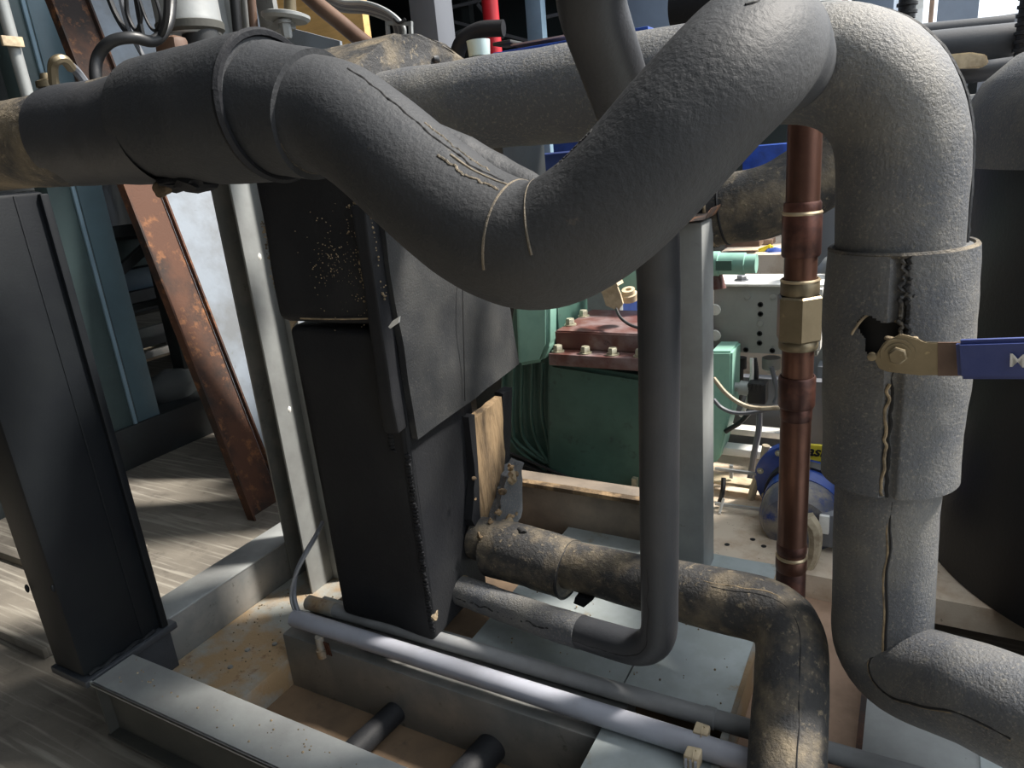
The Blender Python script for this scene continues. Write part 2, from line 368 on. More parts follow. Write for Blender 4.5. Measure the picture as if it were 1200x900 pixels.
obj('cross_rail', BX((-1.25, 1.085, .0), (-.42, 1.10, .175), .002), 'galv', fr)
obj('floor_board', BX((-1.255, .66, .002), (-.43, 1.06, .012)), 'plywood', fr, label='oily brown board in the frame bottom')
obj('deck_board', BX((-1.25, 1.10, .10), (-.23, 1.52, .135)), 'plywood', fr)
def sheet(a, b, z, m='sheet'):
    b_ = bmesh.new(); box(b_, (a[0], a[1], z - .006), (b[0], b[1], z)); subd(b_, 8)
    for v in b_.verts: v.co.z += .002 * noise.noise(v.co * 9)
    return obj('cover_sheet', b_, m, fr)
sheet((-.80, 1.06), (-.442, 1.62), .180); sheet((-.438, 1.06), (-.232, 1.62), .182); sheet((-.44, .73), (-.232, .985), .176)
obj('cover_sheet_edge', BX((-.236, .72, .06), (-.222, 1.62, .181)), 'tray', fr)
obj('sheet_rail', BX((-.445, .985, .11), (.45, 1.0, .182), .002), 'galv', fr)
obj('pink_tray', BX((-.232, .66, .06), (-.0, 1.75, .10)), 'pinkdeck', fr, label='pinkish brown tray floor between cover sheets')
obj('right_plate', BX((-.015, .70, .08), (.9, 1.45, .183), .002), 'galv', fr)
obj('plate_edge', BX((-.022, .70, .08), (-.012, 1.45, .185)), 'rust', fr)
obj('side_plate', BX((.16, .70, .1), (.9, 1.45, .186), .001), 'sheet', fr)
obj('rear_deck', BX((-.62, 1.63, .10), (.5, 2.35, .165)), 'sand', fr, label='dusty beige deck plate with drilled holes')
bm = bmesh.new(); box(bm, (-1.30, 1.62, .12), (-.50, 1.70, .30), .006); obj('rear_beam', bm, 'dusty_brown', fr, label='brown dusty rear beam')
obj('rear_beam_lip', BX((-1.3, 1.61, .292), (-.5, 1.635, .306), .003), 'tan_foam', fr)
for px, py in ((882, 632), (852, 638), (877, 672), (868, 665), (895, 640)):
    p = atZ(px, py, .166); obj('deck_hole', LATHE((p.x, p.y, .1655), (0, 0, 1), [(0, 0), (0, .007), (.001, .007), (.001, 0)], seg=10), 'black', fr)
for px, py in ((290, 762), (270, 782), (322, 755), (232, 730)):
    p = atZ(px, py, .086); obj('tray_screw', LATHE((p.x, p.y, .086), (0, 0, 1), [(0, 0), (0, .007), (.003, .006), (.004, 0)], seg=8), 'galv_dark', fr)
bm = bmesh.new()
for i in range(24):
    t = i / 23; c = Vector((-1.50 + .26 * t, .735 + .004 * math.sin(i), .088)); bb = blob(c, (.008, .006, .005), .3, 60, 1)
    me = bpy.data.meshes.new('t'); bb.to_mesh(me); bb.free(); bm.from_mesh(me); bpy.data.meshes.remove(me)
tag(obj('weld_bead', bm, 'galv', fr), kind='stuff')
bm = bmesh.new()
for i in range(260):
    c = random.choice([0, 1, 2, 2])
    if c == 0: p = Vector((random.uniform(-1.46, -.5), random.uniform(.65, .72), .2005))
    elif c == 1: p = Vector((random.uniform(-.75, -.25), random.uniform(1.1, 1.35), .184))
    else: p = Vector((random.uniform(-1.50, -1.27), random.uniform(.75, 1.2), .0865))
    s_ = random.uniform(.0008, .0028); bmesh.ops.create_icosphere(bm, subdivisions=1, radius=s_, matrix=Matrix.Translation(p))
tag(obj('grit', bm, 'glue', fr), kind='stuff')

# debris and boards
for k, (a, b_, wd) in enumerate((((0, 655), (110, 640), .20), ((0, 700), (95, 690), .16))):
    pass
for (y0, y1, lab) in ((1.02, 1.26, 'worn grey plank on floor just left of the black post, nearer one'), (.76, .985, None)):
    bm = BX((-4.2, y0, .0), (-2.25 if y0 > 1 else -2.0, y1, .03), .004); subd(bm, 3); rough(bm, .003, 7)
    if lab is None: lab = 'nearest of two worn grey planks on the floor at left edge'
    else: lab = 'farther of two worn grey planks on the floor at left edge'
    tag(obj('floor_plank', bm, 'floor'), lab, 'plank', 'floor planks at the left')

# ================================================================== posts
pp = thing('black_post', (-1.56, .72, .2), 'tall black painted square steel post on left frame corner', 'post')
bm = bmesh.new(); box(bm, (-1.62, .63, .204), (-1.505, .83, 1.215), .008)
obj('post_tube', bm, 'black_paint', pp)
bm = bmesh.new(); box(bm, (-1.52, .815, .204), (-1.494, .832, 1.21), .003); obj('post_flange', bm, 'black_paint', pp)
obj('edge_rib', BX((-1.506, .770, .204), (-1.5035, .776, 1.21), .001), 'black_paint', pp)
for (px, py) in ((62, 690), (32, 690)):
    c = atY(px, py, .63) if px < 50 else atX(px, py, -1.505)
    obj('paint_drip', blob(c, (.004, .004, .009), .4, 90, 2), 'black_paint', pp)
obj('weld_seam', wire([(-1.503, .64 + .016 * i, .206 + .003 * math.sin(i * 2.1)) for i in range(11)], .005), 'black_paint', pp)

gp = thing('channel_post', (-1.44, 1.28, .085), 'grey galvanised channel post standing left of the black exchanger', 'post')
obj('post_web', BX((-1.51, 1.275, .085), (-1.40, 1.281, 1.9)), 'galv_dark', gp)
obj('left_flange', BX((-1.512, 1.225, .085), (-1.506, 1.281, 1.9), .001), 'galv_dark', gp)
obj('right_flange', BX((-1.404, 1.19, .085), (-1.398, 1.281, 1.9), .001), 'galv', gp)
obj('flange_lip', BX((-1.404, 1.275, .085), (-1.352, 1.281, 1.9), .001), 'galv', gp)
for z_ in (.62, 1.25, 1.02): obj('post_scar', blob((-1.398, 1.235, z_), (.002, .006, .010), .3, 90, 1), 'white', gp)

sp = thing('bracket_post', (-.42, 1.52, .16), 'silver steel box post standing between the compressor and control box', 'post')
obj('post_tube', BX((-.452, 1.50, .165), (-.384, 1.60, 1.035), .004), 'galv', sp)
obj('top_plate', SOLID([(-.47, 1.48, 1.033), (-.375, 1.48, 1.042), (-.365, 1.49, 1.06), (-.365, 1.497, 1.063), (-.377, 1.49, 1.047), (-.47, 1.487, 1.039)], (0, .12, 0)), 'rust', sp)
obj('post_foot', BX((-.47, 1.48, .16), (-.365, 1.62, .169), .002), 'tan_foam', sp)

# ================================================================== insulated heat exchanger
hx = thing('heat_exchanger', (-1.0, 1.17, .17), 'tall block wrapped in black foam insulation, the plate heat exchanger', 'heat exchanger')
def puff(a, b, bev, amp, m, name, fr_=6, lab=None, cuts=7):
    bm = bmesh.new(); box(bm, a, b, 0); bmesh.ops.bevel(bm, geom=bm.edges[:], offset=bev, segments=4, affect='EDGES', profile=.5)
    bmesh.ops.triangulate(bm, faces=bm.faces[:]); bmesh.ops.subdivide_edges(bm, edges=[e for e in bm.edges if e.calc_length() > .05], cuts=cuts, use_grid_fill=True)
    rough(bm, amp, fr_); return obj(name, bm, m, hx, label=lab)
puff((-1.135, 1.04, .19), (-.862, 1.27, .902), .016, .006, 'foam_dark', 'lower_wrap')
puff((-1.148, 1.03, .911), (-.872, 1.27, 1.36), .022, .008, 'foam_dark', 'upper_wrap')
obj('rear_wrap', rough(BX((-1.12, 1.272, .25), (-.885, 1.33, .95), .01), .004, 9), 'foam_dark', hx)
# front corner edge strip with crumbly texture
bm = bmesh.new()
for seg_ in range(80):
    z0 = .215 + seg_ * .0083; bb = blob((-.868 - (.034 if z0 > .64 else 0) + .004 * noise.noise(Vector((0, 0, z0 * 40))), 1.042, z0), (.009, .004, .0055), .4, 70, 1)
    me = bpy.data.meshes.new('t'); bb.to_mesh(me); bb.free(); bm.from_mesh(me); bpy.data.meshes.remove(me)
tag(obj('crumbled_edge', bm, 'foam_dark', hx), kind='stuff')
bm = bmesh.new()
for i in range(260):
    bmesh.ops.create_icosphere(bm, subdivisions=1, radius=random.uniform(.0006, .0017), matrix=Matrix.Translation((-.955 + random.gauss(0, .034), 1.0275, 1.02 + random.gauss(0, .045))))
for i in range(650):
    z0 = random.uniform(.96, 1.17); x0 = -.880 + random.gauss(0, .012); bmesh.ops.create_icosphere(bm, subdivisions=1, radius=random.uniform(.0009, .0030), matrix=Matrix.Translation((x0, 1.026 + .004 * abs(x0 + .88) * 10, z0)))
for i in range(60):
    bmesh.ops.create_icosphere(bm, subdivisions=1, radius=random.uniform(.001, .0028), matrix=Matrix.Translation((-1.14 + random.gauss(0, .004), 1.034, random.uniform(.98, 1.12))))
tag(obj('foam_crumbs', bm, 'glue', hx), kind='stuff')
bm = bmesh.new(); box(bm, (-.892, 1.012, .70), (-.858, 1.05, 1.14), .004); subd(bm, 5); rough(bm, .005, 22); obj('corner_strip', bm, 'foam_dark', hx)
# hanging flap
def fl(px, py, y): return atY(px, py, y)
def grid_sheet(c00, c10, c01, c11, th, n=14, amp=.004, fr_=8, bulge=0.0):
    bm = bmesh.new(); c00, c10, c01, c11 = map(Vector, (c00, c10, c01, c11)); nrm = (c10 - c00).cross(c01 - c00).normalized(); lay = []
    for s_ in (0, 1):
        g = []
        for j in range(n + 1):
            row = []
            for i in range(n + 1):
                u, v = i / n, j / n; p = (c00 * (1 - u) + c10 * u) * (1 - v) + (c01 * (1 - u) + c11 * u) * v
                p = p + nrm * (bulge * math.sin(u * math.pi) + amp * noise.noise(p * fr_)) + noise.noise_vector(p * fr_ * 2) * amp * .5
                row.append(bm.verts.new(p + nrm * th * s_))
            g.append(row)
        lay.append(g)
    for s_, g in enumerate(lay):
        for j in range(n):
            for i in range(n):
                f_ = [g[j][i], g[j][i + 1], g[j + 1][i + 1], g[j + 1][i]]; bm.faces.new(f_ if s_ else f_[::-1])
    for i in range(n):
        for (j) in (0, n):
            bm.faces.new((lay[0][j][i], lay[0][j][i + 1], lay[1][j][i + 1], lay[1][j][i])); bm.faces.new((lay[0][i][j], lay[0][i + 1][j], lay[1][i + 1][j], lay[1][i][j]))
    return bm
zb = atX(490, 515, -.845)
c00 = atX(490, 515, -.842); c10 = atX(608, 426, -.835); c01 = atX(438, 200, -.852); c11 = atX(588, 300, -.85)
obj('hanging_flap', grid_sheet(c00, c10, c01, c11, -.016, 16, .005, 7, .006), 'flap', hx, label='stiff grey black flap hanging over the corner')
obj('flap_crease', wire([atX(545 - i * .2, 470 - i * 9, -.8275) for i in range(17)], .0012, smooth_=False), 'glue_dark', hx)
# torn corner: exposed tan backing
c = [atX(556, 490, -.846), atX(588, 465, -.842), atX(592, 545, -.842), atX(572, 640, -.845), atX(560, 600, -.846), atX(558, 560, -.846)]
bm = SOLID(c, (-.02, 0, 0)); bmesh.ops.triangulate(bm, faces=bm.faces[:]); subd(bm, 5); rough(bm, .0035, 35); obj('torn_backing', bm, 'tan_foam', hx, label='torn strip showing tan backing')
bm = SOLID([atX(589, 462, -.86), atX(601, 455, -.86), atX(597, 560, -.86), atX(590, 560, -.86)], (-.03, .01, 0)); subd(bm, 3); rough(bm, .004, 40); obj('torn_edge', bm, 'foam_dark', hx)
bm = SOLID([atX(549, 488, -.842), atX(556, 486, -.842), atX(566, 640, -.842), atX(553, 610, -.842), atX(557, 560, -.842)], (-.02, 0, 0)); subd(bm, 3); rough(bm, .004, 40); obj('torn_lip', bm, 'foam_dark', hx)
bm = SOLID([atX(594, 560, -.82), atX(612, 543, -.82), atX(611, 606, -.82), atX(592, 626, -.82), atX(572, 635, -.82), atX(584, 598, -.82)], (-.04, .02, 0)); subd(bm, 6); rough(bm, .007, 60); rough(bm, .003, 150); obj('torn_chunk', bm, 'foam_grey', hx)
obj('torn_fibres', blob(atX(600, 560, -.815), (.010, .014, .014), .9, 60, 3), 'glue', hx)
obj('torn_fibres', blob(atX(570, 622, -.832), (.012, .020, .012), 1.0, 60, 3), 'glue', hx)
obj('torn_fibres', blob(atX(592, 612, -.815), (.010, .016, .008), 1.0, 70, 3), 'glue', hx)
obj('torn_fibres', blob(atX(509, 723, -.845), (.006, .012, .010), 1.0, 70, 3), 'glue', hx)
obj('torn_fibres', blob(atX(597, 548, -.812), (0.007, 0.010, 0.008), 1.3, 90, 3), 'tan_foam', hx)
obj('torn_fibres', blob(atX(603, 556, -.812), (0.006, 0.008, 0.006), 1.3, 90, 3), 'tan_foam', hx)
obj('torn_fibres', blob(atX(590, 575, -.812), (0.006, 0.008, 0.006), 1.3, 90, 3), 'tan_foam', hx)
obj('torn_fibres', blob(atX(584, 600, -.812), (0.006, 0.009, 0.007), 1.3, 90, 3), 'tan_foam', hx)
obj('torn_fibres', blob(atX(575, 612, -.812), (0.007, 0.010, 0.008), 1.3, 90, 3), 'tan_foam', hx)
obj('torn_fibres', blob(atX(598, 606, -.812), (0.006, 0.008, 0.006), 1.3, 90, 3), 'tan_foam', hx)
obj('torn_fibres', blob(atX(562, 628, -.812), (0.006, 0.009, 0.007), 1.3, 90, 3), 'tan_foam', hx)
obj('torn_fibres', blob(atX(556, 560, -.812), (0.003, 0.004, 0.003), 1.3, 90, 3), 'tan_foam', hx)
obj('torn_fibres', blob(atX(557, 585, -.812), (0.003, 0.004, 0.003), 1.3, 90, 3), 'tan_foam', hx)
obj('torn_fibres', blob(atX(605, 602, -.812), (0.004, 0.006, 0.005), 1.3, 90, 3), 'tan_foam', hx)
obj('glue_flake', SOLID([atY(455, 383, 1.005), atY(460, 376, 1.005), atY(468, 371, 1.005), atY(467, 378, 1.005), atY(457, 385, 1.005)], (0, .004, 0)), 'white', hx)
obj('glue_line', wire([atY(352 + i * 8, 373.2 + .9 * math.sin(i * .3), 1.021) for i in range(13)], .0016, smooth_=False), 'glue', hx)
obj('white_scrap', SOLID([atY(333, 345, 1.10), atY(352, 372, 1.10), atY(344, 381, 1.10), atY(343, 395, 1.10)], (0, .004, 0)), 'clip', hx)
# insulated cap on top of the block
cp = [atX(403, 88, -.86), atX(430, 62, -.86), atX(462, 40, -.86), atX(492, 40, -.86), atX(522, 52, -.86), atX(546, 70, -.86), atX(556, 110, -.86), atX(470, 170, -.86), atX(395, 150, -.86)]
bm = SOLID(cp, (-.26, 0, 0)); bmesh.ops.triangulate(bm, faces=bm.faces[:]); bmesh.ops.subdivide_edges(bm, edges=bm.edges[:], cuts=3, use_grid_fill=True); rough(bm, .004, 30)
obj('top_cap', bm, 'foam_dusty', hx)
obj('cap_hole', blob(atX(512, 69, -.856), (.004, .012, .008), .5, 70, 2), 'black', hx)

# ================================================================== pipe A: the big curved foreground pipe
pa = thing('curved_suction_pipe', (-.5, .5, 1.1), 'big black foam-insulated pipe dipping in a V across the foreground', 'pipe')
def pd(px, py, y): return atY(px, py, y)
pts = [pd(-60, 184, .5), pd(0, 174, .5), pd(190, 145, .5), pd(300, 133, .5), pd(372, 137, .5)]
straight = Tube(bend(pts, .05), [.051, .049, .05, .05, .05, .048], .008)
obj('straight_run', straight.mesh(amp=.05, fr=12), 'foam_dusty', pa, label='dusty straight run at the left')
patch = Tube(catmull([pd(83, 160, .5), pd(140, 155, .5), pd(196, 147, .5)], 8), [.053, .052, .0575], .005)
bm = patch.mesh(amp=.05, fr=10, caps=False); obj('tape_patch', bm, 'foam_smooth', pa, label='smooth black patch wrapped round the pipe')
slv = Tube(catmull([pd(184, 140, .5), pd(250, 136, .5), pd(322, 126, .5)], 8), [.058, .0615, .0635, .0635], .005)
obj('wide_sleeve', slv.mesh(amp=.035, fr=10, seg=56), 'foam', pa, label='wide weathered sleeve')
obj('sleeve_rim', slv.ring(.995, .0042, -.002), 'foam_dark', pa)
sl2 = Tube(catmull([pd(318, 128, .5), pd(372, 136, .5)], 8), [.0565, .0545, .0535], .005)
obj('inner_sleeve', sl2.mesh(amp=.03, fr=14, seg=56), 'foam', pa)
obj('torn_drip', blob(pd(212, 216, .48), (.035, .012, .008), .8, 40, 3), 'foam_dark', pa)
obj('torn_foam_bit', blob(pd(190, 222, .475), (.010, .006, .007), .6, 60, 3), 'tan_foam', pa)
el = [pd(362, 134, .5), pd(398, 142, .5), pd(440, 170, .495), pd(500, 222, .485), pd(560, 268, .475), pd(628, 290, .47), pd(690, 262, .475), pd(745, 212, .485), pd(800, 150, .50), pd(850, 96, .52), pd(880, 66, .56), pd(893, 56, .64), pd(905, 60, .76), pd(915, 70, .95), pd(920, 78, 1.12)]
main = Tube(catmull(el, 8), [.049, .047, .047, .047, .0465, .046, .0455, .047, .049, .051, .052, .055, .057, .060, .062, .062], .0055)
obj('v_bend', main.mesh(amp=.022, fr=11, seg=72), 'foam', pa)
def near(px, py):      # parameter of the path point nearest to a pixel
    best = None
    for i, p in enumerate(main.P):
        c = p - Vector((0, 0, H)); z = CX.z * c.x + CY.z * c.y + CZ.z * c.z; x = CX.x * c.x + CY.x * c.y + CZ.x * c.z; y = CX.y * c.x + CY.y * c.y + CZ.y * c.z
        d = (600 + F * x / z - px) ** 2 + (450 + F * y / z - py) ** 2
        if i < main.n * .7 and (best is None or d < best[0]): best = (d, i / (main.n - 1))
    return best[1]
tA, tB = near(603, 288), near(660, 284)
obj('mitre_joint', main.ring(tA, .0012, -.0005, -1.0, 1.1, Vector((0, -1, 1.2)), slant=.005), 'glue_dim', pa)
obj('mitre_joint', main.ring(tB, .0012, -.0005, -1.2, .9, Vector((0, -1, 1.2)), slant=-.005), 'glue_dim', pa)
obj('top_seam', main.seam(near(410, 140), near(585, 280), Vector((.25, -.25, 1)), .0010, -.0004, .003), 'glue_dark', pa)
obj('glue_streak', main.seam(near(515, 235), near(598, 285), Vector((.25, -.55, 1)), .0012, -.0005, .003), 'glue_dim', pa)
obj('glue_streak', main.seam(near(480, 205), near(560, 270), Vector((.4, -.15, 1)), .0010, -.0004, .003), 'glue_dim', pa)
fo = Tube(catmull([pd(500, 160, .515), pd(545, 192, .525), pd(585, 214, .53), pd(628, 226, .525), pd(650, 228, .515)], 8), [.014, .022, .022, .016, .006], .004)
obj('mitre_fold', fo.mesh(amp=.03, fr=14, seg=32), 'foam', pa)
obj('fold_glue', wire([main.surf(near(*q9), Vector((.25, -.35, 1)), -.0006) for q9 in ((528, 235), (548, 250), (565, 262), (585, 275), (603, 284))], .0013), 'glue_dim', pa)
obj('score_line', main.seam(near(700, 255), near(745, 205), Vector((-.3, -.4, 1)), .0011, -.0002, .004), 'glue_dark', pa)
obj('crack', main.seam(near(860, 85), near(880, 66), Vector((.3, -.7, 1)), .0010, -.0001, .010, n=14), 'glue_dark', pa)

# brass elbow and tube on it
bt = thing('brass_elbow_fitting', pd(64, 112, .5), 'small brass elbow fitting with thin tube on the left pipe', 'fitting')
b0 = pd(64, 128, .49)
obj('socket', LATHE(b0, (0, 0, 1), [(0, .009), (.022, .009), (.022, .0115), (.028, .0115), (.030, .006), (.036, .005), (.036, 0)], seg=20), 'brass', bt)
obj('elbow_tube', wire([pd(63, 100, .49), pd(62, 78, .49), pd(66, 71, .492), pd(75, 70, .50), pd(84, 80, .51)], .0052), 'brass', bt)
obj('grey_tube', wire([pd(80, 75, .505), pd(90, 84, .52), pd(102, 100, .53)], .0048), 'cable_grey', bt)

# ================================================================== pipe B: upper run, elbow, right riser
pb = thing('main_riser_pipe', (0, 1.13, .6), 'thick grey foam-insulated pipe turning down at right past the lever', 'pipe')
Yb = 1.13
p0 = Vector((-.90, Yb, 1.292)); p1 = Vector((-.01, Yb, 1.289)); 
ptop = atY(1068, 30, Yb)
q3 = atY(1037, 660, Yb); q4 = atY(1030, 778, Yb); q5 = atY(1140, 812, 1.02); q6 = atY(1290, 880, .93)
R_ = .073
path = bend([p0, atY(1062, 62, Yb) , q4, q5, q6], [.15, .12, .1], 14)
rb = Tube(path, lambda t: .0745 if t < .33 else (.0745 + .0065 * min(1, (t - .33) / .08) if t < .60 else .0745 + .0065 * max(0, 1 - (t - .60) / .06)), .010)
obj('pipe_run', rb.mesh(amp=.03, fr=9, seg=64, t1=.985), 'foam_grey', pb)
obj('outer_seam', rb.seam(.37, .575, Vector((1, .12, .3)), .0035, .001, .004), 'foam', pb, label='raised seam along outer bend')
obj('front_seam', rb.seam(.70, .97, Vector((.05, -1, .25)), .0018, -.0008, .004), 'glue', pb)
obj('seam_gap', rb.seam(.695, .97, Vector((.10, -1, .28)), .0022, -.0006, .004), 'glue_dark', pb)
# wrap sleeve with torn hole, in two shells either side of a seam
s0 = atY(1056, 288, Yb); s1 = atY(1041, 553, Yb)
sv = Tube([s0 + (s1 - s0) * k / 20 for k in range(21)], [.094, .0985, .0975, .096, .094, .095], .0028)
hole = atY(1031, 393, Yb - .093)
def hk(c):
    d = c - hole; ang = math.atan2(d.z, d.x); r_ = math.hypot(d.x, d.z * 1.05)
    return c.y < Yb and r_ < .026 + .008 * math.sin(3 * ang + .6)
bm = sv.mesh(amp=.025, fr=10, seg=240, caps=True, skip=hk, groove=(Vector((.02, -1, 0)), .12, .007))
obj('wrap_sleeve', bm, 'foam_grey', pb, label='mottled grey sleeve split down the front')
bm = sv.mesh(seg=60, extra=-.014, caps=False); obj('sleeve_lining', bm, 'glue_dark', pb)
obj('hole_lip', wire([hole + Vector((math.cos(a) * .034, -.001 + .006 * abs(math.sin(a)), math.sin(a) * .026 + .004 * math.sin(4 * a))) for a in [.2 + i * .25 for i in range(13)]], .0018), 'glue', pb)
obj('split_seam', sv.seam(.36, 1, Vector((.0, -1, 0)), .0028, -.008, .004), 'glue_dark', pb)
obj('split_glue', sv.seam(.50, .99, Vector((-.06, -1, 0)), .0022, -.002, .005), 'glue', pb)
obj('split_glue', sv.seam(0, .32, Vector((.06, -1, 0)), .0028, -.003, .009), 'foam_dusty', pb)
obj('split_gap', sv.seam(0, .34, Vector((.15, -1, 0)), .0040, -.004, .009), 'glue_dark', pb)
obj('sleeve_top_rim', sv.ring(.0, .004, -.004), 'foam_dusty', pb)

# lever valve
vy = 1.0
lv = thing('ball_valve_lever', atY(1052, 417, vy), 'blue gripped valve lever bolted in front of the thick right pipe', 'valve')
stem = atY(1052, 415, vy)
obj('stem', LATHE(stem + Vector((0, .10, 0)), (0, -1, 0), [(0, .012), (.105, .012), (.105, 0)], seg=16), 'brass', lv)
def sc_(px, py, y=vy): return atY(px, py, y)
pl = [sc_(1030, 432), sc_(1024, 420), sc_(1036, 402), sc_(1056, 392), sc_(1075, 397), sc_(1085, 403), sc_(1126, 402), sc_(1126, 440), sc_(1078, 440), sc_(1060, 438), sc_(1040, 436)]
obj('lever_plate', SOLID(pl, (0, .006, 0), .0012), 'brass', lv, label='worn bare metal end of lever')
obj('lever_band', SOLID([sc_(1099, 401.5, .999), sc_(1127, 401.5, .999), sc_(1127, 440.5, .999), sc_(1099, 440.5, .999)], (0, .003, 0)), 'brown', lv, label='darker worn band')
for q2, s3 in (((1066, 398), .010), ((1043, 398), .006)): obj('corroded_crust', blob(sc_(q2[0], q2[1], 1.012), (s3, .006, s3 * .6), .9, 70, 3), 'glue', lv)
g0, g1 = sc_(1122, 421, .988), sc_(1290, 418, .955)
bm = BAR(g0, g1, .016, .049, bev=.005); obj('grip', bm, 'blue_lever', lv, label='dark blue grip with a white letter M')
obj('washer', LATHE(stem + Vector((0, .001, 0)), (0, -1, 0), [(0, 0), (0, .0205), (.003, .0200), (.003, 0)], seg=28), 'brass', lv)
hexbolt('stem_nut', stem + Vector((0, -.002, 0)), (0, -1, 0), .0115, .010, lv, 'brass')
obj('stop_pin', LATHE(sc_(1022, 417, 1.004), (0, -1, 0), [(0, .0055), (.006, .0055), (.008, 0)], seg=12), 'brass', lv)
tx = bpy.data.curves.new('letter', 'FONT'); tx.body = 'M'; tx.size = .0225; tx.extrude = .0003; tx.align_x = 'CENTER'; tx.align_y = 'CENTER'; tx.offset = .0002
to = bpy.data.objects.new('white_letter', tx); COL.objects.link(to); tx.materials.append(M['white']); to.parent = lv
gc = sc_(1192.5, 423.5, .9615); d_ = (g1 - g0).normalized()
to.matrix_local = Matrix.Translation(gc - Vector(lv['o'])) @ Matrix(((d_.x, 0, -d_.y * -1, 0), (d_.y, 0, -d_.x, 0), (d_.z, 1, 0, 0), (0, 0, 0, 1)))

# ================================================================== pipe C: thin vertical loop
pc = thing('thin_loop_pipe', (-.36, 1.08, .3), 'thin smooth black pipe running down the middle and hooking left', 'pipe')
Yc = 1.05
path = bend([atY(700, -110, .66), atY(690, 0, .70), atY(730, 118, .80), atY(768, 250, 1.0), atY(772, 330, Yc), atY(773, 768, Yc), atY(640, 728, 1.10), atY(536, 690, 1.16)], [.1, .1, .15, .08, .085, .05], 10)
tcn_ = Tube(path, .0330, .008)
obj('pipe_run', tcn_.mesh(amp=.015, fr=10, seg=40, t1=.80), 'foam_smooth', pc)
obj('bottom_run', tcn_.mesh(amp=.05, fr=14, seg=40, t0=.80, extra=.001), 'foam_grey', pc, label='dusty cracked lower leg')
obj('run_seam', tcn_.seam(.83, .99, Vector((.1, -1, .25)), .0022, -.0008, .008), 'glue_dark', pc)
obj('run_seam', tcn_.seam(.60, .80, Vector((-.35, -1, 0)), .0009, -.0002, .004), 'glue_dark', pc)
obj('end_collar', tcn_.ring(.993, .003, -.001), 'glue', pc)

# ================================================================== pipe D: lower run
pdn = thing('lower_drain_pipe', (-.4, 1.2, .3), 'dusty black foam pipe leaving low right side and bending down front', 'pipe')
path = bend([atY(560, 630, 1.24), atY(640, 655, 1.22), atY(760, 684, 1.20), atY(930, 722, 1.15), atY(918, 1000, .86)], [.1, .1, .085], 14)
td = Tube(path, [.052, .052, .052, .054, .057, .060, .060, .060, .060, .060], .008)
obj('pipe_run', td.mesh(amp=.035, fr=11, seg=56), 'foam_dusty', pdn)
ts = Tube(catmull([atY(578, 642, 1.235), atY(620, 652, 1.225), atY(668, 668, 1.215)], 6), [.066, .068, .068, .066], .006)
obj('end_sleeve', ts.mesh(amp=.04, fr=12, seg=56), 'foam_dusty', pdn, label='loose sleeve over pipe end')
obj('sleeve_rim', ts.ring(.99, .004, -.003), 'foam_dark', pdn)
obj('sleeve_tear', blob(atY(612, 622, 1.165), (.014, .006, .006), .6, 70, 2), 'glue_dark', pdn)
obj('top_seam', td.seam(.42, .98, Vector((.32, -.6, .8)), .0014, -.0006, .003), 'glue_dark', pdn)
obj('seam_glue', td.seam(.40, .66, Vector((.40, -.5, .9)), .0012, -.0004, .003), 'glue', pdn)
obj('torn_strip', SOLID([atY(674, 700, 1.16), atY(695, 703, 1.16), atY(684, 712, 1.16), atY(672, 707, 1.16)], (0, .03, 0)), 'foam_dark', pdn)

# ================================================================== copper riser
Ye = 1.40
ce = thing('copper_riser', atY(925, 690, Ye), 'upright tarnished copper pipe with a brass union at right of centre', 'pipe')
c0 = atY(924, 760, Ye); c1 = atY(944, 130, Ye); ax = (c1 - c0).normalized()
def hz(py, px=935):
    p = atY(px, py, Ye); return (p - c0).dot(ax)
obj('copper_tube', LATHE(c0, ax, [(0, .0290), ((c1 - c0).length, .0290)], seg=40), 'copper', ce)
def coll(name, ya, yb, r, m, seg=40, lip=.002):
    a, b_ = hz(ya), hz(yb)
    return obj(name, LATHE(c0, ax, [(b_, r - .004), (b_, r - lip), (b_ + .004, r), (a - .004, r), (a, r - lip), (a, r - .004)], seg=seg), m, ce)
coll('coupling', 250, 300, .0345, 'copper_dark'); coll('coupling_lip', 236, 252, .0325, 'copper_dark')
coll('solder_ring', 247, 252, .0350, 'solder')
coll('union_collar', 328, 345, .0345, 'brass'); coll('solder_ring', 326, 330, .0355, 'solder')
coll('union_nut', 345, 398, .0425, 'brass', 6, .004); coll('union_tail', 398, 408, .036, 'brass')
coll('coupling', 440, 476, .0345, 'copper_dark'); coll('heat_band', 476, 492, .0300, 'copper_dark')
coll('heat_band', 636, 648, .0302, 'copper_dark'); coll('solder_ring', 650, 654, .0318, 'solder'); coll('coupling', 654, 668, .0315, 'copper'); coll('coupling', 668, 720, .030, 'copper_dark')

# ================================================================== pipe F behind
pf = thing('rear_elbow_pipe', atY(870, 240, 1.62), 'short dusty black foam pipe behind the copper riser', 'pipe')
Yf = 1.66
path = bend([atY(836, 248, Yf), atY(905, 236, Yf), atY(985, 190, 1.72), atY(1000, 80, 1.75)], [.15, .15], 12)
tf = Tube(path, .078, .01)
obj('pipe_run', tf.mesh(amp=.03, fr=9), 'foam_dusty', pf)
t2 = Tube(catmull([atY(700, 272, Yf), atY(770, 268, Yf), atY(838, 256, Yf)], 6), .066, .01)
obj('rear_stub', t2.mesh(amp=.02, fr=9), 'foam_dark', pf)
obj('end_band', tf.ring(.0, .004, -.001), 'glue', pf); obj('end_band', tf.ring(.06, .003, -.001), 'foam_dark', pf)

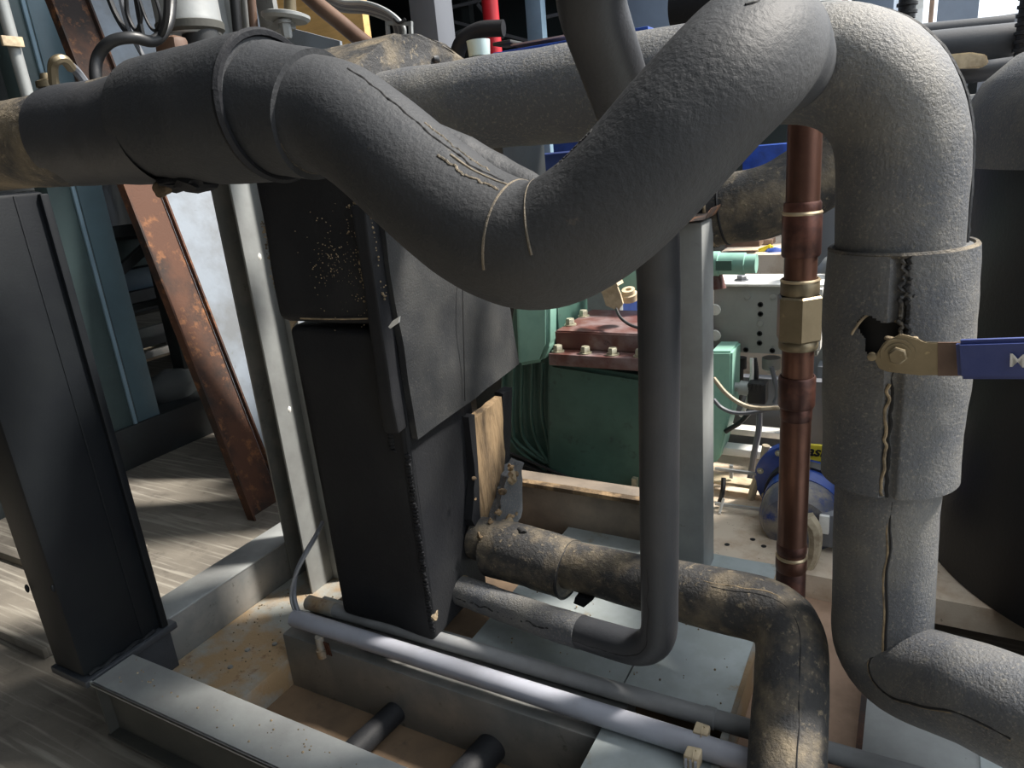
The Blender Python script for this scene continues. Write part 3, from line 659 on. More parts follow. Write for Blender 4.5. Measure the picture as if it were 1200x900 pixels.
# ================================================================== conduits
c1_ = thing('front_conduit', (-1.0, .985, .19), 'light grey plastic conduit nearest the viewer along the cross beam', 'conduit')
a = atZ(345, 724, .20); b_ = atZ(880, 893, .20); bb = a + (b_ - a) * 1.6
def tubeobj(name, a, b_, r, m, parent, seg=28, wall=.003):
    ax_ = (b_ - a); return obj(name, LATHE(a, ax_, [(.004, 0), (.004, r - wall), (0, r - wall), (0, r), (ax_.length, r), (ax_.length, 0)], seg=seg), m, parent)
tubeobj('conduit_tube', a, bb, .0205, 'pvc', c1_)
c2_ = thing('rear_conduit', (-.7, 1.04, .18), 'duller grey conduit running parallel behind the front one', 'conduit')
a2 = atZ(362, 706, .178); m2 = atZ(870, 852, .19); e2 = a2 + (m2 - a2) * 1.5
tubeobj('conduit_tube', a2, e2, .0175, 'pvc2', c2_)
obj('dirty_stub', LATHE(a2 - (e2 - a2).normalized() * .001, e2 - a2, [(0, 0), (0, .0182), (.09, .0182), (.09, 0)], seg=24), 'tray', c2_)
obj('coupling', LATHE(a2 + (m2 - a2) * .935, m2 - a2, [(0, .0175), (0, .0195), (.02, .0195), (.022, .0175)], seg=24), 'pvc2', c2_)
for (px, py, lab) in ((822, 858, 'small cream saddle clip on the rear conduit near bottom centre'), (812, 886, 'ribbed cream saddle clip on the front conduit')):
    p = atZ(px, py, .215); t = thing('saddle_clip', p, lab, 'clip')
    obj('clip_body', rough(BX(p + Vector((-.013, -.012, -.02)), p + Vector((.013, .014, .008)), .003), .0015, 60), 'clip', t)
    for k in range(3): obj('clip_rib', BX(p + Vector((-.010 + .008 * k, -.016, -.045)), p + Vector((-.006 + .008 * k, -.011, .004))), 'pvc' if py > 870 else 'clip', t)
    obj('clip_tie', wire([p + Vector((.004, -.02 + .008 * k, .008 + .012 * math.sin(k))) for k in range(5)], .0012), 'clip', t)
wr = wire([atZ(352, 724, .205), atY(345, 700, .995), atY(347, 672, 1.01), atY(358, 648, 1.04), atY(370, 628, 1.08), atY(378, 612, 1.12)], .0055)
tag(obj('grey_wire', wr, 'cable_grey'), 'bent grey wire rising out of the front conduit end', 'cable')
wr = wire([atZ(348, 724, .202), atY(341, 702, .99), atY(344, 680, 1.0), atY(356, 655, 1.03), atY(374, 624, 1.09)], .0035)
tag(obj('pale_wire', wr, 'pvc2'), 'thinner pale wire beside the bent grey wire', 'cable')
st = thing('bolt_stub', atZ(376, 765, .12), 'small rusty threaded stub under the front conduit', 'bolt')
p = atY(374, 748, .955)
obj('stub_body', LATHE(p - Vector((0, 0, .05)), (0, 0, 1), [(0, 0), (0, .012), (.02, .013), (.02, .010), (.055, .010), (.055, 0)], seg=18), 'tray', st)
for k in range(3): obj('stub_wire', wire([p + Vector((.022 + .006 * k, -.004, -.035)), p + Vector((.020 + .006 * k, -.006, .0))], .002), 'copper', st)

# hoses under the frame
for (pa_, pb_, r_, lab) in (((415, 880), (500, 800), .026, 'left black hose crossing under the frame'), ((545, 910), (610, 838), .032, 'right black hose crossing under the frame, thicker')):
    A_ = atZ(*pa_, .045); B2 = atZ(*pb_, .045); dd = (B2 - A_)
    tb = Tube([A_ - dd * .6, A_, B2, B2 + dd * .5], r_, .02); tag(obj('black_hose', tb.mesh(amp=.03, fr=10, seg=24), 'foam_dark'), lab, 'hose', 'hoses under the frame')

# ================================================================== compressor
cm = thing('compressor', (-.8, 2.1, .14), 'green piston compressor with red brown head behind the pipes', 'compressor')
Yg = 1.9
def gy(px, py, y=Yg): return atY(px, py, y)
bl = [gy(643, 425), gy(800, 449), gy(800, 616), gy(745, 592), gy(648, 563), gy(640, 545), gy(640, 440)]
bm = SOLID([p.lerp(p, 0) for p in bl], (0, .30, 0)); bmesh.ops.bevel(bm, geom=bm.edges[:], offset=.012, segments=3, affect='EDGES'); obj('crankcase', bm, 'green', cm)
bm = SOLID([gy(590, 425, 2.0), gy(600, 355, 2.0), gy(650, 350, 2.0), gy(660, 560, 2.0), gy(640, 562, 2.0), gy(600, 545, 2.0), gy(583, 500, 2.0)], (0, .28, 0)); bmesh.ops.bevel(bm, geom=bm.edges[:], offset=.02, segments=3, affect='EDGES')
obj('end_housing', bm, 'green', cm)
for k, (xa, dy) in enumerate(((600, 0), (610, 0), (622, 0), (634, 0))):
    obj('cooling_rib', wire([gy(xa + 2, 425, 1.985), gy(xa + 1, 500 - 6 * k, 1.98), gy(xa + 8, 520, 1.98), gy(min(646, xa + 40), 543 + 2 * k, 1.975)], .006), 'green', cm)
obj('cooling_rib', wire([gy(590, 430, 1.99), gy(590, 490, 1.985), gy(606, 525, 1.98), gy(640, 552, 1.975)], .006), 'green', cm)
bm = SOLID([gy(603, 352, 1.96), gy(643, 350, 1.96), gy(643, 405, 1.96), gy(635, 425, 1.96), gy(606, 430, 1.96)], (0, .2, 0)); bmesh.ops.bevel(bm, geom=bm.edges[:], offset=.012, segments=3, affect='EDGES'); obj('motor_bell', bm, 'mint', cm)
obj('rear_housing', BX(atY(715, 345, 2.2), atY(775, 300, 2.2) + Vector((0, .1, 0)), .01), 'mint', cm)
zt = lambda py, px=690, y=1.88: atY(px, py, y).z
x0, x1 = gy(643, 400, 1.88).x, gy(790, 400, 1.88).x
zF = zt(418)
obj('valve_plate', BX((x0, 1.87, zt(430)), (x1, 2.25, zt(416)), .003), 'maroon', cm)
hz0 = zt(416)
obj('cylinder_head', SOLID([(x0 + .0, 1.925, hz0), (x1, 1.925, hz0), (x1, 1.925, hz0 + .058), (x0, 1.925, hz0 + .058)], (0, .30, 0), .004), 'maroon', cm, label='red brown cylinder head')
for px in (653, 685, 717, 749):
    p = atY(px, 409, 1.89); hexbolt('head_bolt', (p.x, 1.895, hz0), (0, 0, 1), .0145, .022, cm)
p = atY(647, 374, 2.0); hexbolt('head_bolt', (x0 + .02, 2.0, hz0 + .058), (0, 0, 1), .0145, .022, cm); hexbolt('head_bolt', (x0 + .015, 2.12, hz0 + .058), (0, 0, 1), .0145, .022, cm)
q_ = atY(735, 345, 2.02)
obj('service_port', LATHE(q_ + Vector((0, .02, -.02)), (0, -.3, 1), [(0, .026), (.02, .026), (.022, .020), (.035, .020), (.035, .010), (.028, .010), (.028, 0)], seg=24), 'clip', cm)
bm = SOLID([gy(705, 342, 1.98), gy(722, 333, 1.98), gy(727, 345, 1.98), gy(730, 356, 1.98), gy(724, 364, 1.98), gy(710, 358, 1.98)], (0, .008, .0)); obj('switch_bracket', bm, 'clip', cm)
bm = SOLID([gy(704, 340, 1.975), gy(722, 331, 1.975), gy(724, 335, 1.975), gy(705, 344, 1.975)], (0, .05, .0)); obj('bracket_tab', bm, 'clip', cm)
obj('port_wire', wire([gy(722, 362, 1.97), gy(727, 372, 1.94), gy(737, 380, 1.93), gy(750, 385, 1.93)], .0045), 'black', cm)
obj('foot_rail', SOLID([gy(590, 540, 1.95), gy(650, 560, 1.95), gy(835, 610, 1.95), gy(835, 650, 1.95), gy(650, 590, 1.95), gy(590, 570, 1.95)], (0, .25, 0)), 'black', cm)
obj('corner_bolt', BAR(gy(744, 560, 1.88), gy(744, 588, 1.88), .016, .016, up=Vector((0, 1, 0))), 'bolt', cm)
for k in range(3): obj('strap_cable', wire([gy(590, 528 + 7 * k, 1.93), gy(615, 538 + 7 * k, 1.92), gy(650, 553 + 7 * k, 1.88), gy(700, 574 + 5 * k, 1.86)], .005), 'black', cm)
obj('cable_tie_end', BAR(gy(661, 567, 1.84), gy(655, 575, 1.84), .004, .006), 'white', cm)
obj('pale_strip', BAR(gy(663, 576, 1.83), gy(696, 583, 1.83), .004, .006), 'clip', cm)
obj('side_cover', SOLID([gy(832, 412, 2.05), gy(858, 412, 2.05), gy(857, 480, 2.05), gy(842, 540, 2.05), gy(832, 545, 2.05)], (0, .12, 0), .006), 'mint', cm)
v = atY(830, 309, 2.0); v2 = atY(886, 309, 2.0); aa = v2 - v
obj('service_valve', LATHE(v, aa, [(-.05, 0), (-.05, .034), (.03, .034), (.032, .030), (.10, .030), (.102, .026), (.13, .026), (.13, 0)], seg=28), 'mint', cm)
obj('valve_flat', BAR(v + aa * .22 + Vector((0, -.031, 0)), v + aa * .55 + Vector((0, -.031, 0)), .006, .026), 'green', cm)
obj('valve_flange', LATHE(atY(838, 322, 2.02), (.1, -.1, -1), [(0, .02), (.04, .028), (.04, 0)], seg=20), 'maroon', cm)

# ================================================================== control box
cb = thing('junction_box', atY(895, 418, 2.2), 'grey metal junction box with drilled holes behind copper pipe', 'box')
k0, k1 = atY(836, 335, 2.2), atY(958, 418, 2.2)
obj('box_body', BX((k0.x, 2.2, k1.z), (k1.x + .0, 2.33, k0.z), .005), 'box', cb)
obj('box_lid', BX((k0.x - .01, 2.19, k0.z), (k1.x + .012, 2.36, k0.z + .008), .002), 'white', cb, label='white lid edge')
obj('right_bracket', BX((k1.x + .0, 2.16, k1.z + .03), (k1.x + .01, 2.2, k0.z), .001), 'white', cb)
obj('right_bracket', BX((k1.x - .02, 2.15, (k1.z + k0.z) / 2 - .01), (k1.x + .03, 2.19, (k1.z + k0.z) / 2 + .01), .001), 'white', cb)
for px, py in ((891, 357), (891, 368), (890, 391), (890, 402), (874, 410), (905, 411)):
    p = atY(px, py, 2.199); obj('box_hole', LATHE(p, (0, -1, 0), [(0, 0), (0, .0085), (.002, .0075), (.002, .005), (0, .0048), (0, 0)], seg=12), 'black', cb)
for px, py in ((876, 347), (906, 347), (891, 379)):
    p = atY(px, py, 2.199); obj('box_plug', LATHE(p, (0, -1, 0), [(0, 0), (0, .010), (.002, .009), (.002, 0)], seg=16), 'box', cb)
hexbolt('lid_bolt', Vector((atY(869, 330, 2.25).x, 2.25, k0.z + .008)), (0, 0, 1), .016, .016, cb, 'cable_grey')
for py in (363, 393): obj('side_disc', LATHE(atY(838, py, 2.18), (0, -1, 0), [(0, 0), (0, .018), (.004, .016), (.005, 0)], seg=18), 'white', cb)
g = atY(868, 419, 2.25); obj('cable_gland', LATHE(g, (0, 0, -1), [(0, 0), (0, .019), (.035, .019), (.035, .010), (.13, .008), (.15, .004), (.15, 0)], seg=16), 'black', cb)
g = atY(904, 419, 2.25); obj('cable_gland', LATHE(g, (0, 0, -1), [(0, 0), (0, .028), (.035, .028), (.04, .02), (.05, .012), (.05, 0)], seg=18), 'box', cb)

# cables below the box
def cable(name, pts, r, m, lab, y=2.1):
    tag(obj(name, wire([atY(p[0], p[1], p[2] if len(p) > 2 else y) for p in pts], r), m), lab, 'cable')
cable('cream_tube', [(836, 443), (850, 460), (866, 472), (885, 478), (914, 478)], .0065, 'cable_cream', 'cream tube looping under the junction box, upper one', 1.95)
cable('grey_tube', [(836, 468), (846, 478), (862, 484), (885, 483), (912, 476)], .0060, 'cable_grey', 'dark grey tube looping under junction box, lower one', 1.97)
cable('white_cable', [(881, 420), (881, 440), (878, 462), (872, 480), (868, 488)], .0060, 'white', 'whitish cable dropping straight from the junction box', 2.12)
cable('black_cable', [(884, 420), (886, 435), (886, 450)], .008, 'black', 'short black cable hanging beside the whitish cable', 2.14)
cable('grey_drop_cable', [(904, 430), (908, 446), (911, 462), (908, 472)], .0075, 'cable_grey', 'grey cable curving down from right gland of junction box', 2.2)
cable('black_lead', [(878, 484), (866, 496), (856, 502), (850, 506)], .0075, 'black', 'black lead slanting left below the loops', 2.05)
cable('stripe_cable', [(890, 480), (889, 505), (884, 530), (879, 560), (873, 585)], .0095, 'cable_grey', 'thick grey cable running down to the deck', 2.1)
cable('armoured_hose', [(898, 522), (893, 545), (884, 570), (876, 600), (868, 618), (852, 627), (834, 627)], .0115, 'cable_cream', 'cream flexible hose curling onto the beige deck', 1.98)
cable('fan_hose', [(945, 606), (955, 622), (954, 650), (945, 670), (942, 684)], lambda t: .02 - .012 * t, 'cable_cream', 'tapering cream sleeve under the blue motor', 1.66)
t = thing('cable_connector', atY(887, 474, 2.08), 'black square plug joining cables beneath junction box', 'connector')
p = atY(886, 462, 2.08); obj('connector_body', BX(p + Vector((-.026, 0, -.033)), p + Vector((.028, .05, .033)), .005), 'black', t)
for k in range(4): obj('connector_rib', BX(p + Vector((-.022 + .012 * k, -.003, .012)), p + Vector((-.014 + .012 * k, .001, .03))), 'black', t)
p = atY(855, 452, 2.1); obj('connector_nose', LATHE(p, (1, 0, -.1), [(0, 0), (0, .014), (.03, .014), (.03, .022), (.06, .022), (.06, 0)], seg=16), 'galv', t)
# rails right of the post
rr_ = thing('deck_rails', atZ(870, 560, .17), 'stack of pale metal rails on the beige deck behind the post', 'rails')
for (ya, yb, y, m_) in ((499, 515, 2.25, 'white'), (522, 541, 2.10, 'white'), (562, 578, 1.98, 'clip')):
    a_ = atY(838, ya, y); c_ = atY(912, yb, y)
    obj('rail', BX((a_.x - .1, y, min(a_.z, c_.z)), (c_.x + .05, y + .05, max(a_.z, c_.z) - .004), .003), m_, rr_)
for (ya, y) in ((549, 1.97), (590, 1.88)):
    a_ = atY(838, ya, y); b2 = atY(900, ya + 8, y); obj('thin_rail', BAR(a_, b2, .008, .008), 'steel', rr_)
obj('rail_post', BAR(atY(857, 545, 2.0), atY(857, 560, 2.0), .01, .01, up=Vector((0, 1, 0))), 'steel', rr_)
obj('black_tie', wire([atY(848, 560, 1.92), atY(847, 575, 1.9), atY(843, 590, 1.9)], .007), 'black', rr_)
obj('white_tie', wire([atY(848, 584, 1.88), atY(843, 602, 1.86)], .004), 'white', rr_)
obj('rail_back', BX((-.75, 2.36, .17), (-.1, 2.40, .42)), 'cable_grey', rr_)

# ================================================================== blue motor
mo = thing('blue_motor', atY(932, 660, 1.85), 'blue electric motor with grimy end cap and yellow sticker', 'motor')
mc = atY(935, 612, 1.78); back = Vector((.06, 1, .12)).normalized()
mc2 = mc + back * .06
obj('end_cap', LATHE(mc, back, [(-.035, 0), (-.033, .04), (-.022, .085), (0, .100), (.05, .103), (.05, .09)], seg=40), 'dirty_end', mo)
obj('motor_shell', LATHE(mc + back * .05, back, [(0, .09), (0, .105), (.10, .105), (.10, .09), (.2, .09)], seg=40), 'blue', mo)
obj('black_band', LATHE(mc + back * .10, back, [(0, .08), (0, .112), (.03, .112), (.03, .08)], seg=40), 'black', mo)
fc = atY(936, 568, 1.96)
obj('bolt_flange', LATHE(fc, back, [(0, 0), (0, .118), (.004, .124), (.03, .124), (.03, 0)], seg=44), 'blue', mo)
for k in range(8):
    a_ = math.pi * 2 * k / 8 + .25; s_ = back.orthogonal().normalized(); t_ = back.cross(s_)
    hexbolt('flange_bolt', fc + (s_ * math.cos(a_) + t_ * math.sin(a_)) * .109, -back, .007, .008, mo)
s1_, s2_ = atY(942, 524, 1.93), atY(970, 547, 1.93)
st_ = SOLID([atY(930, 520, 1.93), atY(969, 523, 1.93), atY(967, 541, 1.93), atY(930, 538, 1.93)], (0, .01, 0)); obj('sticker', st_, 'yellow', mo, label='yellow sticker with black lettering')
obj('white_label', SOLID([atY(930, 541, 1.925), atY(966, 543, 1.925), atY(965, 549, 1.925), atY(930, 547, 1.925)], (0, .008, 0)), 'white', mo)
obj('lower_sticker', SOLID([atY(930, 551, 1.92), atY(962, 553, 1.92), atY(961, 558, 1.92), atY(930, 556, 1.92)], (0, .008, 0)), 'yellow', mo)
tx = bpy.data.curves.new('letters', 'FONT'); tx.body = 'asi'; tx.size = .040; tx.extrude = .0006; tx.align_x = 'CENTER'; tx.align_y = 'CENTER'; tx.shear = .3; tx.offset = .001
to = bpy.data.objects.new('sticker_letters', tx); COL.objects.link(to); tx.materials.append(M['black']); to.parent = mo
to.matrix_local = Matrix.Translation(atY(955, 529.5, 1.928) - Vector(mo['o'])) @ Matrix.Rotation(math.radians(90), 4, 'X')
obj('terminal_box', BX(atY(959, 640, 1.74), atY(985, 606, 1.74) + Vector((0, .08, 0)), .004), 'cable_grey', mo)
obj('terminal_lid', BX(atY(959, 625, 1.73), atY(972, 606, 1.73) + Vector((0, .012, 0)), .002), 'white', mo)
obj('motor_foot', BX((mc.x - .03, 1.75, .10), (mc.x + .14, 2.0, mc.z - .085), .004), 'blue', mo)

# ================================================================== black tank at right
tk = thing('black_tank', (.62, 2.0, 0), 'huge black insulated tank filling the right edge', 'tank')
tcx, tcy, tr = .645, 2.0, .57
obj('tank_shell', LATHE((tcx, tcy, 0), (0, 0, 1), [(.167, 0), (.167, tr), (1.10, tr)], seg=96), 'tank', tk)
obj('tank_dome', LATHE((tcx, tcy, 0), (0, 0, 1), [(1.09, tr + .003), (1.16, tr), (1.21, tr * .985), (1.26, tr * .94), (1.31, tr * .84), (1.35, tr * .66), (1.375, tr * .38), (1.38, 0)], seg=96), 'foam_grey', tk, label='lighter grey dome, sky light painted into its tone')  # lighter foam colour paints the sky light onto the tank top
obj('tank_band', wire([(tcx + (tr + .001) * math.cos(a), tcy + (tr + .001) * math.sin(a), .735 + .006 * math.sin(a * 7)) for a in [i * math.pi / 40 for i in range(81)]], .0035), 'glue', tk)
obj('tank_band', wire([(tcx + (tr + .001) * math.cos(a), tcy + (tr + .001) * math.sin(a), .69) for a in [i * math.pi / 40 for i in range(81)]], .0028), 'glue_dark', tk)
# ================================================================== left background: rack, rusty beam, sheet
rk = thing('storage_rack', (-3.1, 2.6, 0), 'teal steel storage rack standing in the dim hall at left', 'rack')
XR = -3.05
def ry(px, py, x=XR): return atX(px, py, x)
def post(pxa, pxb, py, m, lip=None, x=XR, zt=3.2, dp=.09):
    a_ = ry(pxa, py, x); b2 = ry(pxb, py, x)
    obj('rack_post', BX((x - dp, a_.y, .18), (x, b2.y, zt), .004), m, rk)
post(124, 156, 470, 'teal'); post(156, 184, 470, 'teal_lit')
pz = ry(152, 470); obj('post_edge', BX((XR - .001, pz.y - .012, .18), (XR + .012, pz.y + .004, 3.2), .003), 'paleblue', rk)
post(212, 240, 415, 'darksteel', x=-3.2); post(120, 140, 455, 'darksteel', x=-3.6)
b0_ = ry(96, 470); obj('rack_base', BX((XR - .35, .9, .0), (XR + .02, 5.5, .19), .004), 'darksteel', rk)
def beam(py_px, th, x, m, y0=.6, y1=5.0, name='rack_beam', d=.05):
    p = atX(py_px[0], py_px[1], x); obj(name, BX((x - d, y0, p.z - th), (x, y1, p.z), .003), m, rk)
beam((90, 290), .135, -3.4, 'teal'); beam((95, 372), .03, -3.3, 'darksteel'); beam((95, 405), .10, -3.5, 'darksteel'); beam((210, 330), .12, -3.7, 'darksteel'); beam((110, 432), .035, -3.45, 'galv_dark')
beam((160, 262), .05, -3.3, 'darksteel')
obj('rack_brace', BAR(ry(70, 388, -3.25), ry(118, 350, -3.25), .03, .045), 'teal', rk)
obj('rack_brace', BAR(ry(140, 318, -3.3), ry(178, 283, -3.3), .03, .045), 'darksteel', rk)
obj('shelf_board', BX((-4.1, .8, ry(90, 292, -3.4).z - .02), (-3.42, 5, ry(90, 292, -3.4).z - .0)), 'darksteel', rk)
# second upright at the top left with a grey conduit
a_ = atX(-6, 10, -2.42); b2 = atX(36, 122, -2.42)
gt = thing('grey_riser_conduit', b2, 'thin grey conduit in front of the teal rack post, top left', 'conduit')
a0_ = atX(18, 60, -2.42)
obj('conduit_tube', LATHE((a0_.x, a0_.y, atX(46, 150, -2.42).z), (0, 0, 1), [(0, .018), (1.3, .018)], seg=16), 'galv', gt)
obj('conduit_clip', BX(atX(2, 54, -2.40), atX(24, 44, -2.40) + Vector((.012, 0, 0)), .002), 'clip', gt)
# pots and bins on the rack
def lt(name, cat, lab, px, py, x, prof, m, grp=None):
    p = atX(px, py, x); return tag(obj(name, LATHE(p, (0, 0, 1), prof, seg=36), m), lab, cat, grp)
lt('steel_pot', 'pot', 'dull steel pot in the rack left of the teal post', 66, 276, -3.55, [(0, 0), (0, .20), (.05, .20), (.052, .207), (.06, .207), (.062, .2), (.19, .2), (.20, .212), (.21, .2), (.35, .2), (.35, 0)], 'steel')
lt('steel_pot', 'pot', 'shiny steel pot in the rack right of the teal post', 160, 263, -3.6, [(0, 0), (0, .225), (.012, .225), (.014, .215), (.33, .215), (.33, 0)], 'steel')
def bxX(name, cat, lab, pxa, pya, pxb, pyb, x, d, m, bev=.004):
    a_ = atX(pxa, pya, x); b2 = atX(pxb, pyb, x)
    return tag(obj(name, BX((x - d, min(a_.y, b2.y), min(a_.z, b2.z)), (x, max(a_.y, b2.y), max(a_.z, b2.z)), bev), m), lab, cat)
bxX('plastic_bin', 'bin', 'pale blue bin under the steel pots, left of teal post', 50, 366, 104, 338, -3.7, .3, 'rackblue')
bxX('plastic_bin', 'bin', 'pale blue bin right of the teal post near the rusty beam', 146, 346, 186, 310, -3.75, .3, 'rackblue')
bxX('carton', 'box', 'grey carton above the pale blue bin, right of teal post', 140, 310, 176, 282, -3.8, .3, 'wall')
bxX('white_tray', 'tray', 'off white tray lying low in the rack behind black post', 70, 408, 118, 392, -3.6, .35, 'white')
bxX('white_plank', 'plank', 'small off white plank behind the teal post foot', 95, 455, 135, 440, -3.5, .10, 'clip')
bxX('blue_crate', 'crate', 'dim blue crate low behind the teal post foot', 92, 478, 139, 452, -3.75, .2, 'rackblue')
bxX('printed_carton', 'box', 'pale printed carton deep in rack right of teal post', 156, 372, 190, 357, -3.9, .2, 'wall')
p = atX(118, 492, -3.28); tag(obj('scrap_lump', blob(p, (.09, .10, .09), .5, 12, 3), 'brown'), 'dark reddish brown lump of scrap beside the teal post foot', 'scrap')
p = atX(200, 455, -3.25); tag(obj('grey_bag', blob(p, (.10, .16, .10), .35, 8, 3), 'wall'), 'crumpled grey bag on the rack base near rusty beam', 'bag')
bxX('wood_offcut', 'offcut', 'pinkish wooden offcut above the crumpled grey bag', 170, 425, 202, 408, -3.5, .2, 'sand')

# rusty leaning channel
t = thing('rusty_channel', atZ(315, 612, .0), 'orange rusted steel channel leaning against rack behind the frame', 'channel')
B0, B1 = atX(296, 618, -2.08), atX(334, 602, -2.08)
T0, T1 = atX(47, -20, -2.72), atX(92, -20, -2.72)
ext = 0.25
def lp(a, b, k): return a + (b - a) * k
B0 = lp(B0, T0, -.02); B1 = lp(B1, T1, -.02)
nrm = (B1 - B0).cross(T0 - B0).normalized()
if nrm.x < 0: nrm = -nrm
obj('channel_web', SOLID([B0, B1, T1, T0], -nrm * .008, .001), 'rust', t)
wv = (B1 - B0).normalized()
obj('channel_flange', SOLID([B0, B0 - wv * .008, T0 - wv * .008, T0], nrm * .035), 'rust', t)
obj('channel_flange', SOLID([B1, B1 + wv * .008, T1 + wv * .008, T1], nrm * .018), 'rust', t)
t = thing('steel_sheet', atZ(340, 600, 0), 'scuffed bluish steel sheet leaning behind the rusted channel', 'sheet')
c_ = [atX(322, 600, -2.30), atX(440, 560, -2.20), atX(318, -25, -2.70), atX(92, -25, -2.95)]
obj('sheet_metal', SOLID(c_, (-.004, 0, 0)), 'bluewhite', t)
obj('sheet_edge', BAR(c_[0] + Vector((.004, 0, 0)), c_[3] + Vector((.004, 0, 0)), .006, .006), 'steel', t)

# ================================================================== upper left: canister, hoses, disc
t = thing('filter_canister', atY(232, 66, 1.0), 'grey metal canister with dark neck above the left pipe', 'canister')
YC = .92
p = atY(230, 66, YC); k = lambda py: (atY(230, py, YC).z - p.z)
rr2 = .040 * YC / .79 * 1.12
obj('canister_body', LATHE((p.x, p.y, p.z), (0, 0, 1), [(k(42), 0), (k(42), rr2 * .9), (k(36), rr2 * 1.0), (k(26), rr2 * 1.03), (k(22), rr2), (k(-60), rr2), (k(-60), 0)], seg=40), 'galv', t)
obj('dark_rim', LATHE((p.x, p.y, p.z), (0, 0, 1), [(k(40), rr2 * .93), (k(36), rr2 * 1.05), (k(27), rr2 * 1.06), (k(25), rr2 * .99)], seg=40), 'grime_shade', t)
q_ = atY(245, 90, YC); obj('canister_neck', LATHE((q_.x, q_.y, q_.z), (0, 0, 1), [(0, .030), (k(35) - k(90), .030)], seg=28), 'darksteel', t)
def vt(name, lab, cat, pa_, pb_, y, r, m, seg=16):
    a_ = atY(*pa_, y); b2 = atY(*pb_, y); return tag(obj(name, LATHE(a_, b2 - a_, [(0, 0), (0, r), ((b2 - a_).length, r), ((b2 - a_).length, 0)], seg=seg), m), lab, cat)
vt('black_tube', 'black ribbed tube upright just right of the canister', 'tube', (281, 60), (272, -30), .80, .0070, 'black')
vt('grey_tube', 'grey tube standing between the black and brown tubes', 'tube', (291, 60), (284, -30), .84, .0060, 'galv_dark')
vt('brown_tube', 'thin brown upright tube right of the grey tube', 'tube', (300, 60), (292, -30), .82, .0060, 'brown')
t = thing('gauge_disc', atY(334, 20, .85), 'grey round flange plate with a hex bolt underneath', 'flange')
p = atY(335, 21, .85)
obj('disc_plate', LATHE(p, (.1, .1, 1), [(-.004, 0), (-.004, .030), (0, .034), (.004, .034), (.006, .028), (.007, 0)], seg=36), 'galv', t)
obj('disc_arm', BAR(p + Vector((-.05, .02, -.012)), p + Vector((0, 0, -.008)), .026, .012), 'galv', t)
hexbolt('disc_bolt', p + Vector((.008, -.012, -.005)), (0, 0, -1), .0075, .024, t, 'galv')
obj('disc_stem', LATHE(p + Vector((.004, .006, .005)), (.2, 0, 1), [(0, .009), (.03, .008), (.03, 0)], seg=16), 'brass', t)
obj('disc_bracket', BX(p + Vector((-.075, .02, -.035)), p + Vector((-.04, .03, .06)), .002), 'galv_dark', t)
tag(obj('brown_pipe', wire([atY(345, -20, 1.3), atY(372, 5, 1.3), atY(398, 26, 1.3), atY(430, 52, 1.3), atY(470, 75, 1.3), atY(520, 90, 1.3)], .0165, seg=20), 'brown'), 'brown painted pipe slanting down at top left of exchanger', 'pipe')
tag(obj('black_hose', wire([atY(118, 110, .62), atY(112, 90, .62), atY(115, 66, .63), atY(130, 49, .64), atY(155, 44, .66), atY(180, 48, .69), atY(196, 30, .72), atY(200, 5, .74), atY(200, -20, .75)], .0075, seg=16), 'black'), 'thick black hose arching over the leaning steel sheet', 'hose')
for pts_, r_, lab in (([(125, -10), (135, 15), (148, 36), (165, 46), (185, 44), (194, 25), (196, -10)], .0042, 'black cable hanging in the widest loop near canister'),
                      ([(140, -10), (147, 20), (155, 42), (168, 66), (180, 84)], .0034, 'brown grey cable crossing straight down onto the left pipe'),
                      ([(147, -10), (150, 18), (160, 36), (165, 20), (160, -10)], .0030, 'black cable hanging in the shortest left loop'),
                      ([(158, -10), (163, 20), (168, 44)], .0032, 'short black cable end hanging among the loops'),
                      ([(160, -10), (172, 24), (182, 36), (188, 20), (180, -10)], .0022, 'thin black cable hanging in the inner right loop')):
    tag(obj('hanging_cable', wire([atY(a[0], a[1], .70 - .0002 * i_) for i_, a in enumerate(pts_)], r_), 'black' if 'brown' not in lab else 'cable_grey'), lab, 'cable')
p = atY(203, 60, .86); tag(obj('dark_fitting', rough(BX(p + Vector((-.035, -.01, -.022)), p + Vector((.02, .02, .022)), .008), .004, 40), 'brown'), 'dark dirty fitting left of the canister neck', 'fitting')
# paper and timber behind
t = tag(obj('timber_sheet', BX((atY(308, 20, 1.9).x, 1.9, 0), (atY(425, 20, 1.9).x, 1.93, 1.75)), 'orange'), 'orange brown timber board behind the brown slanting pipe', 'board')
t = tag(obj('paper_roll_sheet', SOLID([atY(318, 36, 1.8), atY(345, 34, 1.8), atY(398, 48, 1.8), Vector((atY(398, 48, 1.8).x, 1.8, .0)), Vector((atY(318, 36, 1.8).x, 1.8, .0))], (0, .01, 0)), 'bluewhite'), 'white wrapped sheet below the timber board', 'sheet')

